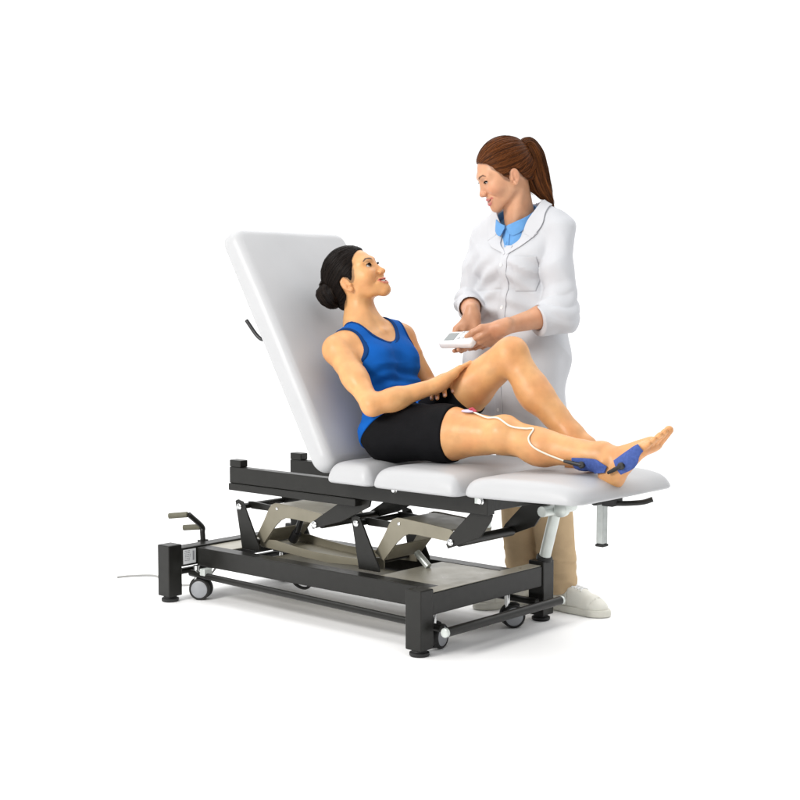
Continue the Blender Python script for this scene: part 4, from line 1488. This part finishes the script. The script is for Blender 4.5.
# folded support leg and lever under the leg cushion
sl_ = MB(); sl_.box((1.080, -.014, .375), (1.106, .014, .505)); so = sl_.build('support_leg', M['galv'], tab, .003)
sl_ = MB(); sl_.box((1.078, -.016, .366), (1.108, .016, .3748)); sl_.build('leg_tip', M['rubber'], so, .002)
hv = MB(); hv.tube([V(1.095, -.05, .515), V(1.095, .05, .515)], .014, 14); hv.box((1.11, -.030, .500), (1.15, .030, .524)); hv.tube([V(.80, -.02, .497), V(1.09, -.02, .512)], .008, 10); hv.build('hinge_block', M['rubber'], tab, .002)
ll = MB(); ll.tube(catmull([V(1.13, -.01, .508), V(1.175, .02, .509), V(1.215, .045, .514), V(1.240, .06, .524)], 6), .0085, 12); ll.build('release_lever', S, tab)

# foot pedal at the head end: bent arms with olive grips
pd = MB()
pd.tube(catmull([V(-.655, -.140, .180), V(-.662, -.138, .235), V(-.664, -.140, .258), V(-.664, -.205, .312)], 4), .0105, 12)
pd.box((-.672, -.156, .150), (-.6505, -.118, .205))
po_ = pd.build('pedal', S, tab)
for a, b_ in ((V(-.664, -.140, .256), V(-.716, -.168, .251)), (V(-.664, -.205, .312), V(-.722, -.235, .305))):
    g = MB(); d = unit(b_ - a); g.tube([a + d * .004, b_ + d * .018], .0115, 16); g.build('pedal_grip', M['grip'], po_, .003)
lb = MB(); lb.box((-.5897, -.297, .1385), (-.5880, -.236, .1935)); lo2 = lb.build('rating_plate', M['paper'], tab)
pk = MB()
random.seed(2)
for r_ in range(6):
    y = -.292
    while y < -.266:
        w = random.uniform(.004, .012); pk.box((-.5879, y, .187 - r_ * .0072), (-.5874, min(y + w, -.262), .1892 - r_ * .0072)); y += w + .003
pk.box((-.5879, -.252, .150), (-.5874, -.247, .186)); pk.box((-.5879, -.244, .150), (-.5874, -.242, .186))
pk.build('plate_print', M['ink'], lo2)

cd = MB(); cd.tube(catmull([V(-.64, -.05, .125), V(-.70, -.10, .03), V(-.80, -.13, .005), V(-.95, -.10, .0045), V(-1.04, -.08, .0045), V(-1.10, -.14, .0045), V(-1.125, -.20, .0045)], 8), .0042, 8)
tag(cd.build('power_cord', M['cord']), 'thin white power cord lying on the floor at the head end of the table', 'cord')
cl = MB(); cl.tube(catmull([V(-.30, -.02, .128), V(-.26, -.03, .07), V(-.20, -.02, .06), V(-.17, 0, .128)], 6), .006, 8); cl.build('cable_loop', M['rubber'], tab)
WORLD = (1.2, .42)
LAMPS = [('key_softbox', (-.2, -4.5, 2.7), (.3, 0, .8), (1.6, 1.6), 205, (1, .98, .95)),
         ('overhead_softbox', (.0, 1.5, 5.0), (.0, 1.5, 0), (10, 10), 430)]
# ------------------------------------------------------------------ controller, electrodes, leads
dy = unit(V(-.93, -.10, -.03)); dz = unit(V(-.10, -.52, .85)); dz = unit(dz - dy * (dz @ dy)); dx = np.cross(dy, dz)
DM = np.stack([dx, dy, dz], 1)
dt = TR(); dt.u(BX((0, 0, 0), (.040, .072, .0155), .013)); dt.u(EL((0, -.030, .004), (.040, .046, .017)), .01)
dt.sub(BX((0, .030, .0185), (.027, .024, .0045), .002), .002)
dF = XF(dt, DEV, DM)
P, Q = surface(dF, DEV - .09, DEV + .09, .0018, 1)
dev = link_mesh('controller', np_mesh('controller', P, Q), M['plastic'])
tag(dev, 'white handheld stimulation controller with a small grey screen, held by the therapist', 'controller')
dw = lambda a, b, c: DEV + DM @ V(a, b, c)


def slab(name, c, hx, hy, hz, m, par, rnd=.001):
    F = XF(TR([('u', BX((0, 0, 0), (hx, hy, hz), rnd), 0)]), dw(*c), DM)
    P, Q = surface(F, F.o - .035, F.o + .035, .0012, 0); return link_mesh(name, np_mesh(name, P, Q), m, par)


slab('screen', (0, .030, .0135), .025, .022, .0015, M['screen'], dev)
for i in range(3):
    for j in range(2): slab('key', (-.018 + i * .018, -.012 - j * .018, .0195), .006, .0055, .003, M['key'], dev, .002)

# pads laid on the skin of the lower leg and the foot, with black snap leads
nl = V(0.10, -1, .05)
pads = []
strip_pts = [
    ('blue foam electrode pad on the outer shin just above the ankle', [V(1.030, -.07, .650), V(1.088, -.07, .652), V(1.124, -.07, .648), V(1.156, -.07, .632)], [V(1.030, -.07, .607), V(1.089, -.07, .606), V(1.124, -.07, .608), V(1.150, -.07, .612)]),
    ('blue foam electrode pad on the side of the foot below the ankle', [V(1.178, -.07, .650), V(1.224, -.07, .681), V(1.268, -.07, .706)], [V(1.204, -.07, .612), V(1.244, -.07, .639), V(1.283, -.07, .690)]),
]
for lab, a, b in strip_pts:
    o = strip_patch('electrode_pad', bodyP, a, b, unit(nl), .001, .007, M['pad'], None, 12, 8)
    tag(o, lab, 'electrode pad', 'blue electrode pads on the lower leg')
for i, (snap, tail, lab) in enumerate(((V(1.066, -.07, .630), V(1.002, -.07, .637), 'black snap plug on the pad above the ankle'), (V(1.212, -.07, .638), V(1.165, -.07, .613), 'black snap plug on the pad on the side of the foot'))):
    p = drop(bodyP, [snap], unit(nl), .008)[0]; q = drop(bodyP, [snap * .45 + tail * .55, tail], unit(nl), .010)
    mb = MB(); mb.lathe(p, unit(nl), [(0, .0115), (.006, .0115), (.009, .008)], 18)
    mb.tube([p + unit(nl) * .004, q[0], q[1]], [.0065, .0068, .0048], 10)
    tag(mb.build('snap_plug', M['black']), lab, 'plug', 'snap plugs of the electrode pads')
kn = drop(bodyP, [V(.615, -.075, .9), V(.648, -.078, .9)], V(0, 0, 1), .004)
gel = TR(); gel.u(EL((0, 0, 0), (.027, .021, .006)))
F = XF(gel, kn[0], np.stack([unit(V(1, .1, 0)), unit(V(-.1, 1, 0)), V(0, 0, 1)], 1)); P, Q = surface(F, F.o - .04, F.o + .04, .0018, 1)
ge = link_mesh('gel_electrode', np_mesh('gel_electrode', P, Q), M['lilac']); tag(ge, 'small lilac gel electrode with red snap on top of the outstretched thigh', 'electrode')
mb = MB(); mb.lathe(kn[0] + V(.012, 0, .003), (0, 0, 1), [(0, .010), (.007, .010), (.009, .007)], 16); mb.tube([kn[0] + V(.012, 0, .008), kn[1] + V(0, 0, .005)], [.007, .005], 10); mb.build('snap', M['red'], ge)

raw = [V(.650, -.080, .9), V(.700, -.088, .9), V(.750, -.094, .9), V(.800, -.092, .9), V(.850, -.080, .9), V(.878, -.074, .9)]
top = drop(bodyP, raw, V(0, 0, 1), .004, .0)
side = drop(bodyP, [V(.878, -.09, .703), V(.900, -.09, .678), V(.943, -.09, .657), V(1.000, -.09, .638)], V(0, -1, 0), .005, 0.1)
pts = catmull([top[0] + V(-.008, 0, .004)] + list(top[1:]) + list(side), 6)
mb = MB(); mb.tube(pts, .0030, 8)
tag(mb.build('lead_cable', M['lead']), 'thin cream lead cable running along the outstretched leg from knee to ankle', 'cable')

# ------------------------------------------------------------------ studio
fl = MB(); fl.lathe((0, 0, -.03), (0, 0, 1), [(0, 6.4), (.03, 6.4)], 96); tag(fl.build('floor', M['floor']), kind='structure')

# white studio: the bright sweep fills the half of the room behind the table, the lamp side is dimmer
w = bpy.data.worlds.new('World'); SC.world = w; w.use_nodes = True
nt = w.node_tree; bg = nt.nodes['Background']
tc = nt.nodes.new('ShaderNodeTexCoord'); dp = nt.nodes.new('ShaderNodeVectorMath'); dp.operation = 'DOT_PRODUCT'
dp.inputs[1].default_value = (-.658, .753, 0)
nt.links.new(tc.outputs['Generated'], dp.inputs[0])
mr = nt.nodes.new('ShaderNodeMapRange'); mr.interpolation_type = 'SMOOTHSTEP'
mr.inputs[1].default_value = -.25; mr.inputs[2].default_value = .45; mr.inputs[3].default_value = WORLD[1]; mr.inputs[4].default_value = WORLD[0]
nt.links.new(dp.outputs['Value'], mr.inputs[0]); nt.links.new(mr.outputs[0], bg.inputs[1])
bg.inputs[0].default_value = (1, 1, 1, 1)


def area(name, loc, target, size, power, col=(1, 1, 1)):
    l = bpy.data.lights.new(name, 'AREA'); l.shape = 'RECTANGLE'; l.size, l.size_y = size; l.energy = power; l.color = col
    o = bpy.data.objects.new(name, l); COL.objects.link(o); o.location = loc
    o.rotation_euler = (Vector(target) - Vector(loc)).to_track_quat('-Z', 'Y').to_euler()
    return o


for a in LAMPS: area(*a)

cam = bpy.data.cameras.new('camera'); co = bpy.data.objects.new('camera', cam); COL.objects.link(co)
co.location = (3.497, -3.721, 1.15)
F0 = unit(V(-.658, .753, 0)); t_ = math.radians(4.17)
co.rotation_euler = Vector(F0 * math.cos(t_) + V(0, 0, -math.sin(t_))).to_track_quat('-Z', 'Y').to_euler()
cam.sensor_width = 36; cam.lens = 1400 / 800 * 36; cam.clip_end = 300
SC.camera = co
SC.view_settings.view_transform = 'Standard'; SC.view_settings.look = 'None'
SC.view_settings.gamma = 1; SC.view_settings.exposure = 0
SC.cycles.max_bounces = 8
SC.cycles.use_denoising = True
